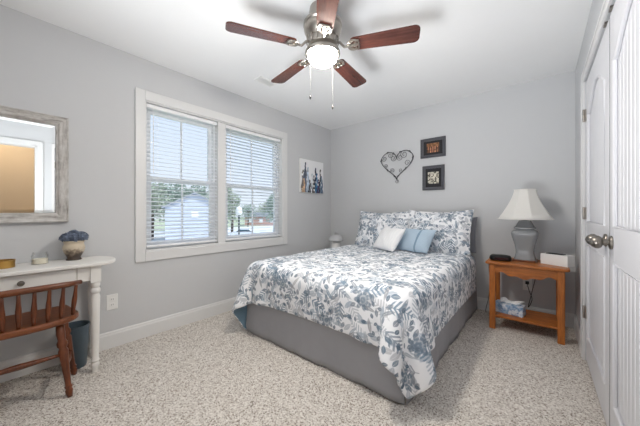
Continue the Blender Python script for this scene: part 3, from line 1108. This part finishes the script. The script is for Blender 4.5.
# grey ginger-jar lamp
gl = thing('table_lamp', 'large grey ceramic lamp with flared white shade on the oak nightstand', 'lamp', (2.553, -0.270, 0.632), rad(-4))
MB().box(-0.088, 0.088, -0.088, 0.088, 0, 0.018).build('wood_plinth', M['cherry'], gl, bevel=0.004)
body = [(0.080, 0.018), (0.080, 0.028), (0.074, 0.045), (0.069, 0.075), (0.070, 0.11), (0.077, 0.155), (0.089, 0.20), (0.099, 0.235), (0.103, 0.258), (0.102, 0.272), (0.092, 0.288), (0.072, 0.296), (0.068, 0.304)]
MB().lathe(body, seg=48, sq=5.0).build('jar_body', M['ceramic'], gl, smooth='auto')
MB().lathe([(0.072, 0.304), (0.082, 0.308), (0.083, 0.318), (0.070, 0.330), (0.060, 0.352), (0.050, 0.372), (0.046, 0.385), (0.012, 0.390), (0.010, 0.42)], seg=40, sq=4.0).build('jar_lid', M['ceramic'], gl, smooth='auto')
shp = []
for k in range(13):
    v_ = k / 12
    r = 0.082 + (0.208 - 0.082) * (1 - v_) ** 1.45
    shp.append((r, 0.398 + 0.282 * v_))
m = MB()
vs = []
fs = []
def octa(r):
    c = 0.62
    return [(r, -c * r * 0.6), (r, c * r * 0.6), (c * r * 0.6, r), (-c * r * 0.6, r), (-r, c * r * 0.6), (-r, -c * r * 0.6), (-c * r * 0.6, -r), (c * r * 0.6, -r)]
for r, z in shp:
    vs += [(x, y, z) for x, y in octa(r)]
for i in range(len(shp) - 1):
    for k in range(8):
        a, b = i * 8 + k, i * 8 + (k + 1) % 8
        fs.append((a, b, b + 8, a + 8))
m.add(vs, fs)
so = m.build('lamp_shade', M['shade'], gl, smooth='auto')
sdm = so.modifiers.new('thick', 'SOLIDIFY')
sdm.thickness = 0.003
for r, z in (shp[0], shp[-1]):
    MB().tube([(x, y, z) for x, y in octa(r)], 0.003, 6, closed=True).build('trim_piping', M['shade'], so)
MB().lathe([(0.004, 0.41), (0.004, 0.672), (0.008, 0.675), (0.008, 0.682), (0.004, 0.686)], seg=12).build('harp_rod', M['nickel_dark'], gl, smooth=True)

# clock radio, white box, tissue box, cords
ck = thing('clock_radio', 'low black rounded clock radio on the nightstand left of the lamp', 'clock', (2.372, -0.40, 0.632), rad(12))
MB().lathe([(0.058, 0.0), (0.063, 0.006), (0.064, 0.03), (0.058, 0.048), (0.044, 0.054), (0.002, 0.055)], seg=40).build('body', M['black'], ck, smooth='auto').scale = (1.38, 0.85, 1)
MB().box(-0.055, 0.055, -0.058, -0.054, 0.014, 0.036).build('display', plain('dark_red_display', (52, 20, 22), 0.15), ck, bevel=0.002)
wb_ = thing('paper_box', 'white box with a dark slot on top beside the grey lamp', 'box', (2.782, -0.335, 0.632), rad(-30))
bb = MB()
bb.box(-0.102, 0.102, -0.05, -0.044, 0, 0.092).box(-0.102, 0.102, 0.044, 0.05, 0, 0.092)
bb.box(-0.102, -0.096, -0.044, 0.044, 0, 0.092).box(0.096, 0.102, -0.044, 0.044, 0, 0.092)
bb.box(-0.096, 0.096, -0.044, 0.044, 0, 0.006)
bb.box(-0.096, -0.07, -0.044, 0.044, 0.086, 0.092).box(0.05, 0.096, -0.044, 0.044, 0.086, 0.092)
bb.box(-0.07, 0.05, -0.044, -0.026, 0.086, 0.092).box(-0.07, 0.05, 0.026, 0.044, 0.086, 0.092)
bb.build('carton', M['plastic_white'], wb_)
MB().box(-0.07, 0.05, -0.026, 0.026, 0.07, 0.098).build('slot_lining', M['black'], wb_)
tb = thing('tissue_box', 'blue and white swirl tissue box on the nightstand shelf', 'tissue box', (2.44, -0.36, 0.132), rad(-10))
MB().box(-0.115, 0.115, -0.055, 0.055, 0, 0.092).build('carton', M['tissue_box'], tb, bevel=0.003)
def tis(u, v):
    x = (u - 0.5) * 0.15
    z = 0.091 + 0.045 * v * (0.75 + 0.25 * math.sin(u * 9))
    return (x * (1 + 0.3 * v) + 0.02 * v, 0.012 * math.sin(u * 13) * (0.3 + v) + 0.01 * v, z)
to = MB().grid(24, 8, tis).build('tissue', M['plastic_white'], tb, smooth=True)
sdm = to.modifiers.new('thick', 'SOLIDIFY')
sdm.thickness = 0.0015

def cord(root, pts, r=0.0032):
    inv = (Matrix.Translation(root.location) @ Matrix.Rotation(root.rotation_euler.z, 4, 'Z')).inverted()
    P = [inv @ Vector(p) for p in pts]
    out = []
    for i in range(len(P) - 1):
        a, b, c, d = P[max(i - 1, 0)], P[i], P[i + 1], P[min(i + 2, len(P) - 1)]
        for k in range(8):
            t = k / 8
            out.append(0.5 * ((2 * b) + (c - a) * t + (2 * a - 5 * b + 4 * c - d) * t * t + (3 * b - a - 3 * c + d) * t ** 3))
    out.append(P[-1])
    return MB().tube(out, r, 8).build('power_cord', M['black'], root, smooth=True), inv
cd, inv_ = cord(gl, [(2.56, -0.012, 0.374), (2.56, -0.05, 0.372), (2.575, -0.06, 0.31), (2.60, -0.065, 0.22), (2.57, -0.07, 0.14), (2.60, -0.075, 0.3), (2.63, -0.075, 0.5), (2.59, -0.08, 0.70), (2.555, -0.18, 0.645)])
pg = MB().box(2.545, 2.575, -0.04, -0.0092, 0.36, 0.388)
pg.v = [tuple(inv_ @ Vector(q)) for q in pg.v]
pg.build('plug', M['black'], cd, bevel=0.003)
cord(ck, [(2.34, -0.36, 0.66), (2.30, -0.16, 0.655), (2.24, -0.05, 0.62), (2.225, -0.03, 0.50), (2.235, -0.022, 0.30), (2.22, -0.03, 0.14), (2.20, -0.06, 0.006), (2.26, -0.10, 0.004), (2.40, -0.085, 0.004), (2.56, -0.10, 0.004)])

# ------------------------------------------------------------ wall decor on the back wall
def painted(name, w, h, fn, mat, parent, nx=64, nz=64):
    """flat picture in the x-z plane facing -y, centred"""
    m = MB().grid(nx, nz, lambda u, v: ((u - 0.5) * w, 0, (v - 0.5) * h))
    o = m.build(name, mat, parent, fix=False)
    ca = o.data.color_attributes.new('paint', 'FLOAT_COLOR', 'POINT')
    for i in range(nx * nz):
        ca.data[i].color = lin(fn((i % nx) / (nx - 1), (i // nx) / (nz - 1)))
    return o
def pic_frame(label, cx, cz, w, h, fn):
    t = thing('picture_frame', label, 'picture frame', (cx, 0, cz))
    m = MB()
    b = 0.036
    prof = [(0, -0.002), (0, -0.022), (0.010, -0.026), (0.024, -0.018), (b, -0.014), (b, -0.002)]
    ring = []
    for (i, d) in prof:
        ring.append([(sx * (w / 2 - i), d, sz * (h / 2 - i)) for sx, sz in ((-1, -1), (1, -1), (1, 1), (-1, 1))])
    k = len(m.v)
    for r in ring:
        m.v += r
    np_ = len(ring)
    for i in range(np_):
        for c in range(4):
            a, bq = i * 4 + c, i * 4 + (c + 1) % 4
            j = (i + 1) % np_ * 4
            m.f.append((k + a, k + bq, k + j + (c + 1) % 4, k + j + c))
    m.build('frame', M['black_satin'], t)
    mt = MB().box(-w / 2 + b, w / 2 - b, -0.010, -0.003, -h / 2 + b, h / 2 - b)
    mt.build('mat_board', plain('charcoal_mat_board', (44, 44, 47), 0.85), t)
    p = painted('photo', w * 0.50, h * 0.48, fn, M['print'], t, 40, 40)
    p.location = (0, -0.0108, 0)
def warm(u, v):
    r = random.Random(int(u * 11) * 31 + int(v * 6))
    k = r.uniform(0.4, 1.0)
    if v > 0.62:
        return (110 * k + 60, 84 * k + 36, 62 * k + 20)
    return (190 * k + 30, 130 * k + 20, 96 * k + 16) if (int(u * 11) % 2) else (70 * k + 20, 44 * k + 16, 34 * k + 12)
def pale(u, v):
    r = random.Random(int(u * 9) * 17 + int(v * 9))
    k = r.uniform(0, 1)
    return (225 - 90 * k, 220 - 92 * k, 205 - 90 * k) if k < 0.7 else (96, 92, 84)
pic_frame('landscape black frame with a warm brown picture, the upper of two', 1.623, 1.902, 0.30, 0.243, warm)
pic_frame('portrait black frame with a pale picture, the lower of two', 1.628, 1.526, 0.262, 0.305, pale)

# wire heart
ht = thing('wire_heart', 'dark wire heart wall ornament with curled tendrils beside the frames', 'wall ornament', (1.147, -0.014, 1.75))
hs = MB()
pts = []
for k in range(64):
    a = 2 * PI * k / 64
    x = 16 * math.sin(a) ** 3
    z = 13 * math.cos(a) - 5 * math.cos(2 * a) - 2 * math.cos(3 * a) - math.cos(4 * a)
    pts.append((x * 0.0142, 0.004 * math.sin(9 * a), z * 0.0142 * 0.93 + 0.015))
hs.tube(pts, 0.0050, 8, closed=True)
hs.build('heart_wire', M['iron'], ht, smooth=True)
h2 = MB()
h2.tube([(p[0] * 0.985 + 0.003 * math.sin(i), p[1] - 0.007, p[2] * 0.985 + 0.004 * math.cos(i * 1.7)) for i, p in enumerate(pts)], 0.0030, 6, closed=True)
h2.build('twining_wire', M['iron'], ht, smooth=True)
def curl(k, r, sg, turns):
    # a tendril that leaves the heart wire at point k and coils inward
    p = Vector(pts[k % 64])
    q = Vector(pts[(k + 1) % 64]) - Vector(pts[(k - 1) % 64])
    nrm = Vector((-q.z, 0, q.x)).normalized()
    if nrm.dot(Vector((0, 0, 0.02)) - p) < 0:
        nrm = -nrm
    c = p + nrm * r
    a0 = math.atan2(-nrm.z, -nrm.x)
    n = 30
    path = []
    for i in range(n + 1):
        f = i / n
        rr = r * (1 - 0.78 * f)
        an = a0 + sg * turns * 2 * PI * f
        path.append((c.x + rr * math.cos(an), -0.004, c.z + rr * math.sin(an)))
    MB().tube(path, 0.0030, 6).build('tendril', M['iron'], ht, smooth=True)
for c in ((3, 0.045, 1, 1.4), (9, 0.055, 1, 1.5), (61, 0.045, -1, 1.4), (56, 0.04, -1, 1.5), (50, 0.042, 1, 1.3), (20, 0.042, 1, 1.4), (24, 0.028, -1, 1.3), (40, 0.036, -1, 1.4), (44, 0.03, 1, 1.3)):
    curl(*c)
lp_ = []
for i in range(26):
    f = i / 25
    lp_.append((0.005 + 0.026 * (1 - 0.6 * f) * math.cos(PI / 2 - 8.5 * f), -0.004, pts[32][2] - 0.028 + 0.026 * (1 - 0.6 * f) * math.sin(PI / 2 - 8.5 * f)))
MB().tube(lp_, 0.003, 6).build('tendril', M['iron'], ht, smooth=True)
for k, tw in ((7, 0.5), (12, -0.4), (16, 0.6), (22, -0.5), (27, 0.5), (37, -0.6), (42, 0.5), (48, 0.6), (54, -0.4), (58, 0.5)):
    p = Vector(pts[k])
    q = Vector(pts[(k + 1) % 64]) - Vector(pts[k - 1])
    lf = MB().lathe([(0.001, -0.020), (0.008, -0.010), (0.010, 0.0), (0.007, 0.011), (0.001, 0.020)], seg=10)
    lf.rot(math.atan2(q.x, q.z) + tw, 'Y').move((p.x, -0.008, p.z))
    lf.build('wire_leaf', M['iron'], ht, smooth=True)

# canvas with abstract figures on the left wall
cvs = thing('canvas_painting', 'unframed canvas of abstract blue and black figures on the window wall', 'painting', (0.0, -0.478, 1.622), PI / 2)
MB().box(-0.258, 0.258, -0.028, -0.001, -0.243, 0.243).build('stretched_canvas', M['plastic_white'], cvs, bevel=0.003)
rg = random.Random(21)
strokes = []
for (cx_, wd, hh, col) in ((0.10, 0.07, 0.62, (120, 112, 108)), (0.20, 0.05, 0.86, (58, 70, 92)), (0.17, 0.09, 0.66, (92, 100, 116)), (0.13, 0.05, 0.36, (204, 172, 142)),
                           (0.30, 0.05, 0.72, (176, 190, 206)), (0.38, 0.06, 0.34, (58, 58, 66)), (0.48, 0.05, 0.55, (196, 204, 212)), (0.56, 0.05, 0.50, (90, 84, 84)), (0.64, 0.055, 0.74, (48, 58, 82)),
                           (0.70, 0.06, 0.58, (60, 116, 158)), (0.77, 0.05, 0.40, (88, 74, 104)), (0.86, 0.05, 0.72, (44, 46, 54)), (0.91, 0.06, 0.52, (120, 136, 152)), (0.95, 0.04, 0.30, (66, 92, 122))):
    strokes.append((cx_, wd, hh, col))
def art(u, v):
    c = [238, 238, 240]
    r = random.Random(int(u * 40) * 91 + int(v * 16))
    for cx_, wd, hh, col in strokes:
        wv = 1.25 * wd * (1.15 - 0.75 * v / hh) if v < hh else 0
        head = ((u - cx_) / 0.028) ** 2 + ((v - hh - 0.02) / 0.04) ** 2 < 1
        if (abs(u - cx_ - 0.015 * math.sin(v * 14 + cx_ * 30)) < wv and r.random() > 0.14) or head:
            k = 0.8 + 0.4 * r.random()
            c = [min(255, x * k) for x in col]
    return c
p = painted('painted_face', 0.508, 0.478, art, M['paint'], cvs, 80, 80)
p.location = (0, -0.0288, 0)

# ------------------------------------------------------------ mirror on the left wall
MR, MZ0, MZ1, ML = -3.169, 1.026, 1.782, -4.07
mir = thing('wall_mirror', 'mirror in a weathered whitewashed wooden frame above the desk', 'mirror', (0, (MR + ML) / 2, (MZ0 + MZ1) / 2))
w_, h_ = MR - ML, MZ1 - MZ0
def frame_ring(w, h, prof):
    m = MB()
    for (i, d) in prof:
        m.v += [(d, sy * (w / 2 - i), sz * (h / 2 - i)) for sy, sz in ((-1, -1), (1, -1), (1, 1), (-1, 1))]
    n = len(prof)
    for i in range(n):
        for c in range(4):
            j = (i + 1) % n * 4
            m.f.append((i * 4 + c, i * 4 + (c + 1) % 4, j + (c + 1) % 4, j + c))
    return m
MFRAME = frame_ring(w_, h_, [(0, 0.001), (0, 0.03), (0.006, 0.034), (0.012, 0.030), (0.048, 0.026), (0.054, 0.020), (0.066, 0.016), (0.066, 0.001)]).build('frame', [M['weathered'], M['weathered_v']], mir)
for i_, p_ in enumerate(MFRAME.data.polygons):
    p_.material_index = i_ % 2
gi, gb = 0.062, 0.086
gm = MB()
for (i, d) in ((gi, 0.0085), (gb, 0.0105)):
    gm.v += [(d, sy * (w_ / 2 - i), sz * (h_ / 2 - i)) for sy, sz in ((-1, -1), (1, -1), (1, 1), (-1, 1))]
gm.f += [(4, 5, 6, 7)] + [(c, (c + 1) % 4, 4 + (c + 1) % 4, 4 + c) for c in range(4)]
gm.build('mirror_glass', M['mirror'], mir)

# ------------------------------------------------------------ desk along the left wall
DT = 0.757
dk = thing('desk', 'narrow white desk with rounded end and turned legs against the wall', 'desk', (0, -3.06, 0))
pl = [(0.012, -1.02), (0.372, -1.02), (0.372, 0.0)]
for i in range(1, 17):
    a = PI / 2 * i / 16
    pl.append((0.205 + 0.167 * math.cos(a), 0.0 + 0.125 * math.sin(a)))
for i in range(1, 13):
    a = PI / 2 * i / 12
    pl.append((0.205 - 0.193 * math.sin(a), 0.035 + 0.09 * math.cos(a)))
MB().prism(pl, 'z', DT - 0.024, DT).build('desktop', M['white_desk'], dk, bevel=0.006, seg=3)
ap = MB()
ap.box(0.315, 0.333, -1.0, -0.36, DT - 0.125, DT - 0.024)
ap.box(0.315, 0.333, -0.075 - 0.03, -0.03, DT - 0.125, DT - 0.024)
ap.box(0.03, 0.045, -1.0, 0.0, DT - 0.125, DT - 0.024)
ap.box(0.05, 0.31, -0.012, 0.006, DT - 0.125, DT - 0.024)
ap.box(0.315, 0.325, -0.37, -0.10, DT - 0.125, DT - 0.024)
ap.build('apron', M['white_desk'], dk, bevel=0.002)
LEG = [(0, 0.017), (0.03, 0.019), (0.055, 0.024), (0.075, 0.026), (0.09, 0.020), (0.11, 0.026), (0.125, 0.020), (0.16, 0.020), (0.5, 0.0255), (0.70, 0.028), (0.735, 0.022), (0.75, 0.029), (0.775, 0.029), (0.79, 0.022), (0.81, 0.028), (0.83, 0.028), (0.845, 0.022), (0.86, 0.022)]
for (x, y) in ((0.318, -0.01), (0.052, 0.022), (0.318, -0.99), (0.066, -0.99)):
    m = MB()
    zt = DT - 0.024
    m.turned((x, y, 0), (x, y, zt), [(t, r) for t, r in LEG], 18)
    m.box(x - 0.028, x + 0.028, y - 0.028, y + 0.028, zt - 0.115, zt)
    m.build('leg', M['white_desk'], dk, smooth='auto')
for a, b, kx in ((-0.70, -0.112, -0.40),):
    dr = MB().box(0.326, 0.342, a, b, DT - 0.118, DT - 0.030).build('drawer', M['white_desk'], dk, bevel=0.003)
    MB().lathe([(0.006, 0.342), (0.006, 0.352), (0.014, 0.358), (0.016, 0.366), (0.011, 0.373), (0.002, 0.375)], (0, -0.355, DT - 0.074), 18, axis='x').build('knob', M['nickel_dark'], dr, smooth='auto')

# things on the desk
vs_ = thing('flower_vase', 'rustic brown and cream urn holding dried blue hydrangea on the desk', 'vase', (0.105, -3.150, DT))
MB().lathe([(0.042, 0), (0.044, 0.006), (0.036, 0.014), (0.040, 0.026), (0.056, 0.060), (0.062, 0.086), (0.058, 0.104), (0.053, 0.114), (0.057, 0.128), (0.065, 0.136), (0.061, 0.138), (0.048, 0.120)], seg=32).build('urn', M['urn'], vs_, smooth=True)
fm = MB()
rg = random.Random(5)
LUMPS = [(0.0, 0.0, 0.172)] + [(0.040 * math.cos(q), 0.040 * math.sin(q), 0.152 + 0.008 * (i % 2)) for i, q in enumerate([0.3, 1.4, 2.3, 3.4, 4.5, 5.5])]
for k in range(420):
    a, e = rg.uniform(0, 2 * PI), rg.uniform(-0.35, 1.0)
    ce = math.sqrt(max(0, 1 - e * e))
    lx_, ly_, lz_ = LUMPS[k % len(LUMPS)]
    R_ = 0.036 * rg.uniform(0.85, 1.12)
    c = Vector((lx_ + R_ * ce * math.cos(a), ly_ + R_ * ce * math.sin(a), lz_ + R_ * e))
    nrm = Vector((ce * math.cos(a), ce * math.sin(a), e)).normalized()
    tx = nrm.orthogonal().normalized()
    ty = nrm.cross(tx)
    ro = rg.uniform(0, PI)
    for q in range(4):
        aa = ro + q * PI / 2
        d1 = tx * math.cos(aa) + ty * math.sin(aa)
        d2 = tx * math.cos(aa + PI / 2) + ty * math.sin(aa + PI / 2)
        s_ = 0.0105 * rg.uniform(0.8, 1.2)
        fm.add([c, c + d1 * s_ * 0.7 + d2 * s_ * 0.5 + nrm * 0.003, c + d1 * s_ * 1.4 + nrm * 0.001, c + d1 * s_ * 0.7 - d2 * s_ * 0.5 + nrm * 0.003], [(0, 1, 2, 3)])
fm.lathe([(0.01, 0.12), (0.05, 0.125), (0.052, 0.15), (0.035, 0.178), (0.01, 0.188)], seg=16)
fm.build('flower_head', M['petals'], vs_, fix=False)

jr = thing('candle_jar', 'clear glass candle jar with cream wax on the white desk', 'candle', (0.140, -3.322, DT))
MB().lathe([(0.038, 0), (0.041, 0.003), (0.042, 0.058), (0.036, 0.066), (0.037, 0.076), (0.035, 0.076), (0.034, 0.066), (0.040, 0.057), (0.039, 0.004)], seg=32, cap=True).build('glass_jar', M['jar'], jr, smooth='auto')
MB().lathe([(0.038, 0.004), (0.0385, 0.034), (0.002, 0.033)], seg=28).build('wax', M['wax'], jr, smooth='auto')
gb_ = thing('trinket_dish', 'round brushed gold dish at the left edge of the desk', 'dish', (0.155, -3.485, DT))
MB().lathe([(0.052, 0), (0.055, 0.002), (0.055, 0.040), (0.057, 0.042), (0.057, 0.047), (0.053, 0.047), (0.052, 0.006), (0.002, 0.005)], seg=36).build('dish_wall', M['gold'], gb_, smooth='auto')

# wastebasket
wbk = thing('wastebasket', 'slate grey tapered wastebasket under the white desk', 'wastebasket', (0.135, -3.150, 0))
MB().lathe([(0.062, 0.0), (0.065, 0.004), (0.080, 0.285), (0.084, 0.287), (0.084, 0.297), (0.078, 0.297), (0.062, 0.008), (0.002, 0.006)], seg=40).build('bin_body', M['bin'], wbk, smooth='auto')

# ------------------------------------------------------------ spindle chair
ch = thing('spindle_chair', 'red-brown wooden low-back spindle chair pulled up to the desk', 'chair', (0.38, -3.43, 0))
# seat: D shape, rounded towards the room
def seat_poly(s=1.0):
    pts = [(-0.20 * s, -0.235 * s), (-0.20 * s, 0.235 * s)]
    for i in range(0, 25):
        a = PI / 2 - PI * i / 24
        pts.append((0.02 * s + 0.15 * s * max(0, math.cos(a)) ** 0.8, 0.262 * s * math.sin(a)))
    return pts
MB().prism(seat_poly(), 'z', 0.432, 0.468).build('seat', M['cherry'], ch, bevel=0.012, seg=3)
MB().tube([(0.085, 0.262, 0.660), (0.125, 0.20, 0.664), (0.142, 0.10, 0.667), (0.148, 0, 0.668), (0.142, -0.10, 0.667), (0.125, -0.20, 0.664), (0.085, -0.262, 0.660)], [0.014, 0.017, 0.018, 0.018, 0.018, 0.017, 0.014], 12).build('top_rail', M['cherry'], ch, smooth=True)
SP = [(0, 0.008), (0.15, 0.010), (0.35, 0.0125), (0.5, 0.013), (0.62, 0.011), (0.68, 0.010), (0.8, 0.009), (1, 0.008)]
for k in range(9):
    y = -0.236 + 0.059 * k
    bx_ = 0.02 + 0.13 * math.cos(math.asin(max(-1, min(1, y * 0.95 / 0.262)))) ** 0.8 - 0.012
    tx_ = 0.148 - 0.058 * (abs(y) / 0.255) ** 2.2
    MB().turned((bx_, y * 0.95, 0.46), (tx_, y * 1.02, 0.662), SP, 10).build('spindle', M['cherry_leg'], ch, smooth=True)
CL = [(0, 0.013), (0.05, 0.016), (0.09, 0.019), (0.11, 0.014), (0.14, 0.020), (0.16, 0.014), (0.3, 0.016), (0.55, 0.021), (0.62, 0.024), (0.66, 0.017), (0.69, 0.025), (0.73, 0.025), (0.77, 0.018), (0.85, 0.022), (1, 0.017)]
legs = [((0.148, 0.205, 0), (0.085, 0.165, 0.435)), ((0.148, -0.205, 0), (0.085, -0.165, 0.435)), ((-0.125, 0.262, 0), (-0.10, 0.20, 0.435)), ((-0.165, -0.235, 0), (-0.12, -0.185, 0.435))]
for a, b in legs:
    MB().turned(a, b, CL, 16).build('leg', M['cherry_leg'], ch, smooth=True)
ST = [(0, 0.008), (0.2, 0.011), (0.45, 0.016), (0.5, 0.017), (0.55, 0.016), (0.8, 0.011), (1, 0.008)]
def lp(l, z):
    return Vector(l[0]).lerp(Vector(l[1]), z / 0.435)
for i, j, z in ((0, 1, 0.25), (0, 2, 0.17), (1, 3, 0.17)):
    MB().turned(lp(legs[i], z), lp(legs[j], z), ST, 10).build('stretcher', M['cherry_leg'], ch, smooth=True)

# ------------------------------------------------------------ outside, one storey below
GZ = -3.0
structure(MB().box(-160, -0.3, -90, 130, GZ - 0.3, GZ).build('ground', M['lawn']))
structure(MB().box(-60, -14, -60, 120, GZ, GZ + 0.02).build('street', M['asphalt']))
def outdir(px, D):
    u = (px - 320) / 269.5
    d = Fv + Rv * u
    return Vector((2.70, -3.503, 0)) + d * D
pc = outdir(195, 35)
hs_ = thing('house', 'pale blue gabled house with grey roof seen through the window blind', 'house', (pc.x, pc.y, GZ), rad(39.86 + 22))
wd, wh, ap_, dp = 3.4, 4.7, 6.45, 9.0
m = MB().prism([(-wd, 0), (wd, 0), (wd, wh), (0, ap_), (-wd, wh)], 'y', 0, dp)
m.build('walls', M['siding'], hs_)
m = MB()
for k in range(26):
    z = 0.2 + k * 0.24
    half = wd if z < wh else wd * (ap_ - z) / (ap_ - wh)
    if half > 0.1:
        m.box(-half, half, -0.03, 0.0, z, z + 0.03)
m.build('lap_siding', plain('siding_edge', (186, 193, 206), 0.8), hs_)
m = MB()
for sg in (-1, 1):
    n0 = (sg * (wd + 0.35), wh - 0.35 * (ap_ - wh) / wd)
    m.prism([n0, (0, ap_), (0, ap_ + 0.18), (n0[0], n0[1] + 0.18)], 'y', -0.35, dp + 0.3)
m.build('roof', M['roof'], hs_)
MB().box(-0.4, 0.4, -0.08, -0.03, 3.3, 4.1).build('gable_vent', M['vinyl'], hs_)

def tree(name, label, px, D, h, r, mat, seed, low=0.35):
    rg = random.Random(seed)
    p = outdir(px, D)
    t = thing(name, label, 'tree', (p.x, p.y, GZ), 0, 'trees outside the window')
    tk = MB().tube([(0, 0, 0), (0.1, 0.05, h * 0.3), (0.0, 0.1, h * 0.6), (0.1, 0, h * 0.85)], [h * 0.03, h * 0.024, h * 0.016, h * 0.006], 8)
    for k in range(6):
        a = rg.uniform(0, 6.28)
        z = h * rg.uniform(0.4, 0.7)
        tk.tube([(0, 0.05, z), (r * 0.6 * math.cos(a), r * 0.6 * math.sin(a), z + h * 0.15)], [h * 0.01, h * 0.004], 6)
    tk.build('trunk', M['bark'], t, smooth=True)
    lf = MB()
    blobs = [(rg.uniform(-0.6, 0.6) * r, rg.uniform(-0.6, 0.6) * r, h * rg.uniform(low, 0.9), r * rg.uniform(0.35, 0.6)) for _ in range(14)]
    for k in range(1500):
        bx_, by_, bz_, br2 = rg.choice(blobs)
        v_ = Vector((rg.gauss(0, 1), rg.gauss(0, 1), rg.gauss(0, 1))).normalized() * br2 * rg.uniform(0.6, 1.0)
        c = Vector((bx_, by_, bz_)) + v_
        a = Vector((rg.gauss(0, 1), rg.gauss(0, 1), rg.gauss(0, 1))).normalized()
        b = a.orthogonal().normalized()
        s_ = h * 0.022 * rg.uniform(0.7, 1.4)
        lf.add([c - a * s_, c + b * s_ * 0.6, c + a * s_, c - b * s_ * 0.6], [(0, 1, 2, 3)])
    lf.build('foliage', mat, t, fix=False)
tree('leafy_tree', 'tall light green tree at the left edge of the window view', 152, 40, 8.6, 2.6, M['leaf_a'], 1)
tree('leafy_tree', 'green tree just left of the pale house outside', 168, 47, 9.2, 3.0, M['leaf_b'], 2)
tree('leafy_tree', 'green tree rising behind the pale house roof', 186, 56, 10.4, 3.6, M['leaf_b'], 3)
tree('leafy_tree', 'light green tree behind the right end of the pale house', 216, 72, 10.8, 3.4, M['leaf_a'], 4)
tree('leafy_tree', 'light green tree left of the street lamp outside', 232, 50, 8.9, 2.0, M['leaf_a'], 5)
tree('leafy_tree', 'low green tree behind the parked car outside', 248, 75, 6.2, 2.6, M['leaf_b'], 6)
tree('leafy_tree', 'green tree at the right edge of the window view', 274, 52, 7.6, 2.2, M['leaf_b'], 7)
tree('leafy_tree', 'distant green tree right of the brick building', 264, 95, 8.0, 3.0, M['leaf_a'], 8)

p = outdir(259, 80)
bk = thing('brick_building', 'low red-brown brick building across the street', 'building', (p.x, p.y, GZ), rad(39.86))
MB().box(-4.2, 5.5, 0, 6, 0, 2.6).build('walls', M['brick'], bk)
MB().prism([(-4.6, 2.6), (5.9, 2.6), (4.9, 4.0), (-3.6, 4.0)], 'y', -0.3, 6.3).build('roof', M['roof'], bk)
for x in (-2.5, 0.6, 3.6):
    MB().box(x - 0.5, x + 0.5, -0.05, 0.0, 0.9, 2.1).build('window', M['vinyl'], bk)

p = outdir(246, 42)
car = thing('parked_car', 'silver parked car on the street seen through the right window half', 'car', (p.x, p.y, GZ + 0.02), rad(39.86 + 12))
body = [(-2.2, 0.28), (2.2, 0.28), (2.25, 0.6), (2.1, 0.86), (1.1, 0.98), (0.5, 1.42), (-0.9, 1.45), (-1.7, 1.02), (-2.2, 0.92), (-2.28, 0.6)]
MB().prism(body, 'y', -0.85, 0.85).build('body', M['car_paint'], car, bevel=0.06)
m = MB()
for y in (-0.86, 0.86):
    m.prism([(-1.45, 1.02), (0.9, 1.0), (0.42, 1.36), (-0.85, 1.38)], 'y', y - 0.008, y + 0.008)
m.build('side_window', M['car_glass'], car)
for x in (-1.35, 1.4):
    for y in (-0.8, 0.8):
        MB().lathe([(0.30, -0.1), (0.32, -0.08), (0.32, 0.08), (0.30, 0.1)], (x, y, 0.32), 20, axis='y').build('wheel', M['rubber'], car)

p = outdir(239, 24)
sl_ = thing('street_lamp', 'dark lamp post with white lantern outside the window', 'street lamp', (p.x, p.y, GZ))
MB().lathe([(0.14, 0), (0.14, 0.2), (0.10, 0.35), (0.075, 0.5), (0.075, 3.7), (0.12, 3.8)], seg=16).build('post', M['post'], sl_)
MB().lathe([(0.16, 3.8), (0.25, 3.9), (0.28, 4.25), (0.24, 4.45), (0.06, 4.6)], seg=16).build('lantern', M['plastic_white'], sl_)
for zz in (6.3, 6.75):
    a, b = outdir(60, 30), outdir(330, 42)
    pts = [a.lerp(b, k / 20) + Vector((0, 0, GZ + zz + 1.2 * (2 * k / 20 - 1) ** 2)) for k in range(21)]
    tag(MB().tube(pts, 0.02, 6).build('power_line', M['post']), 'dark overhead power line across the window view, the ' + ('lower' if zz < 6.5 else 'upper') + ' of two', 'power line')
for o in bpy.data.objects:
    if o.type == 'MESH' and o.parent is None and 'label' not in o and 'kind' not in o:
        print('UNTAGGED', o.name)
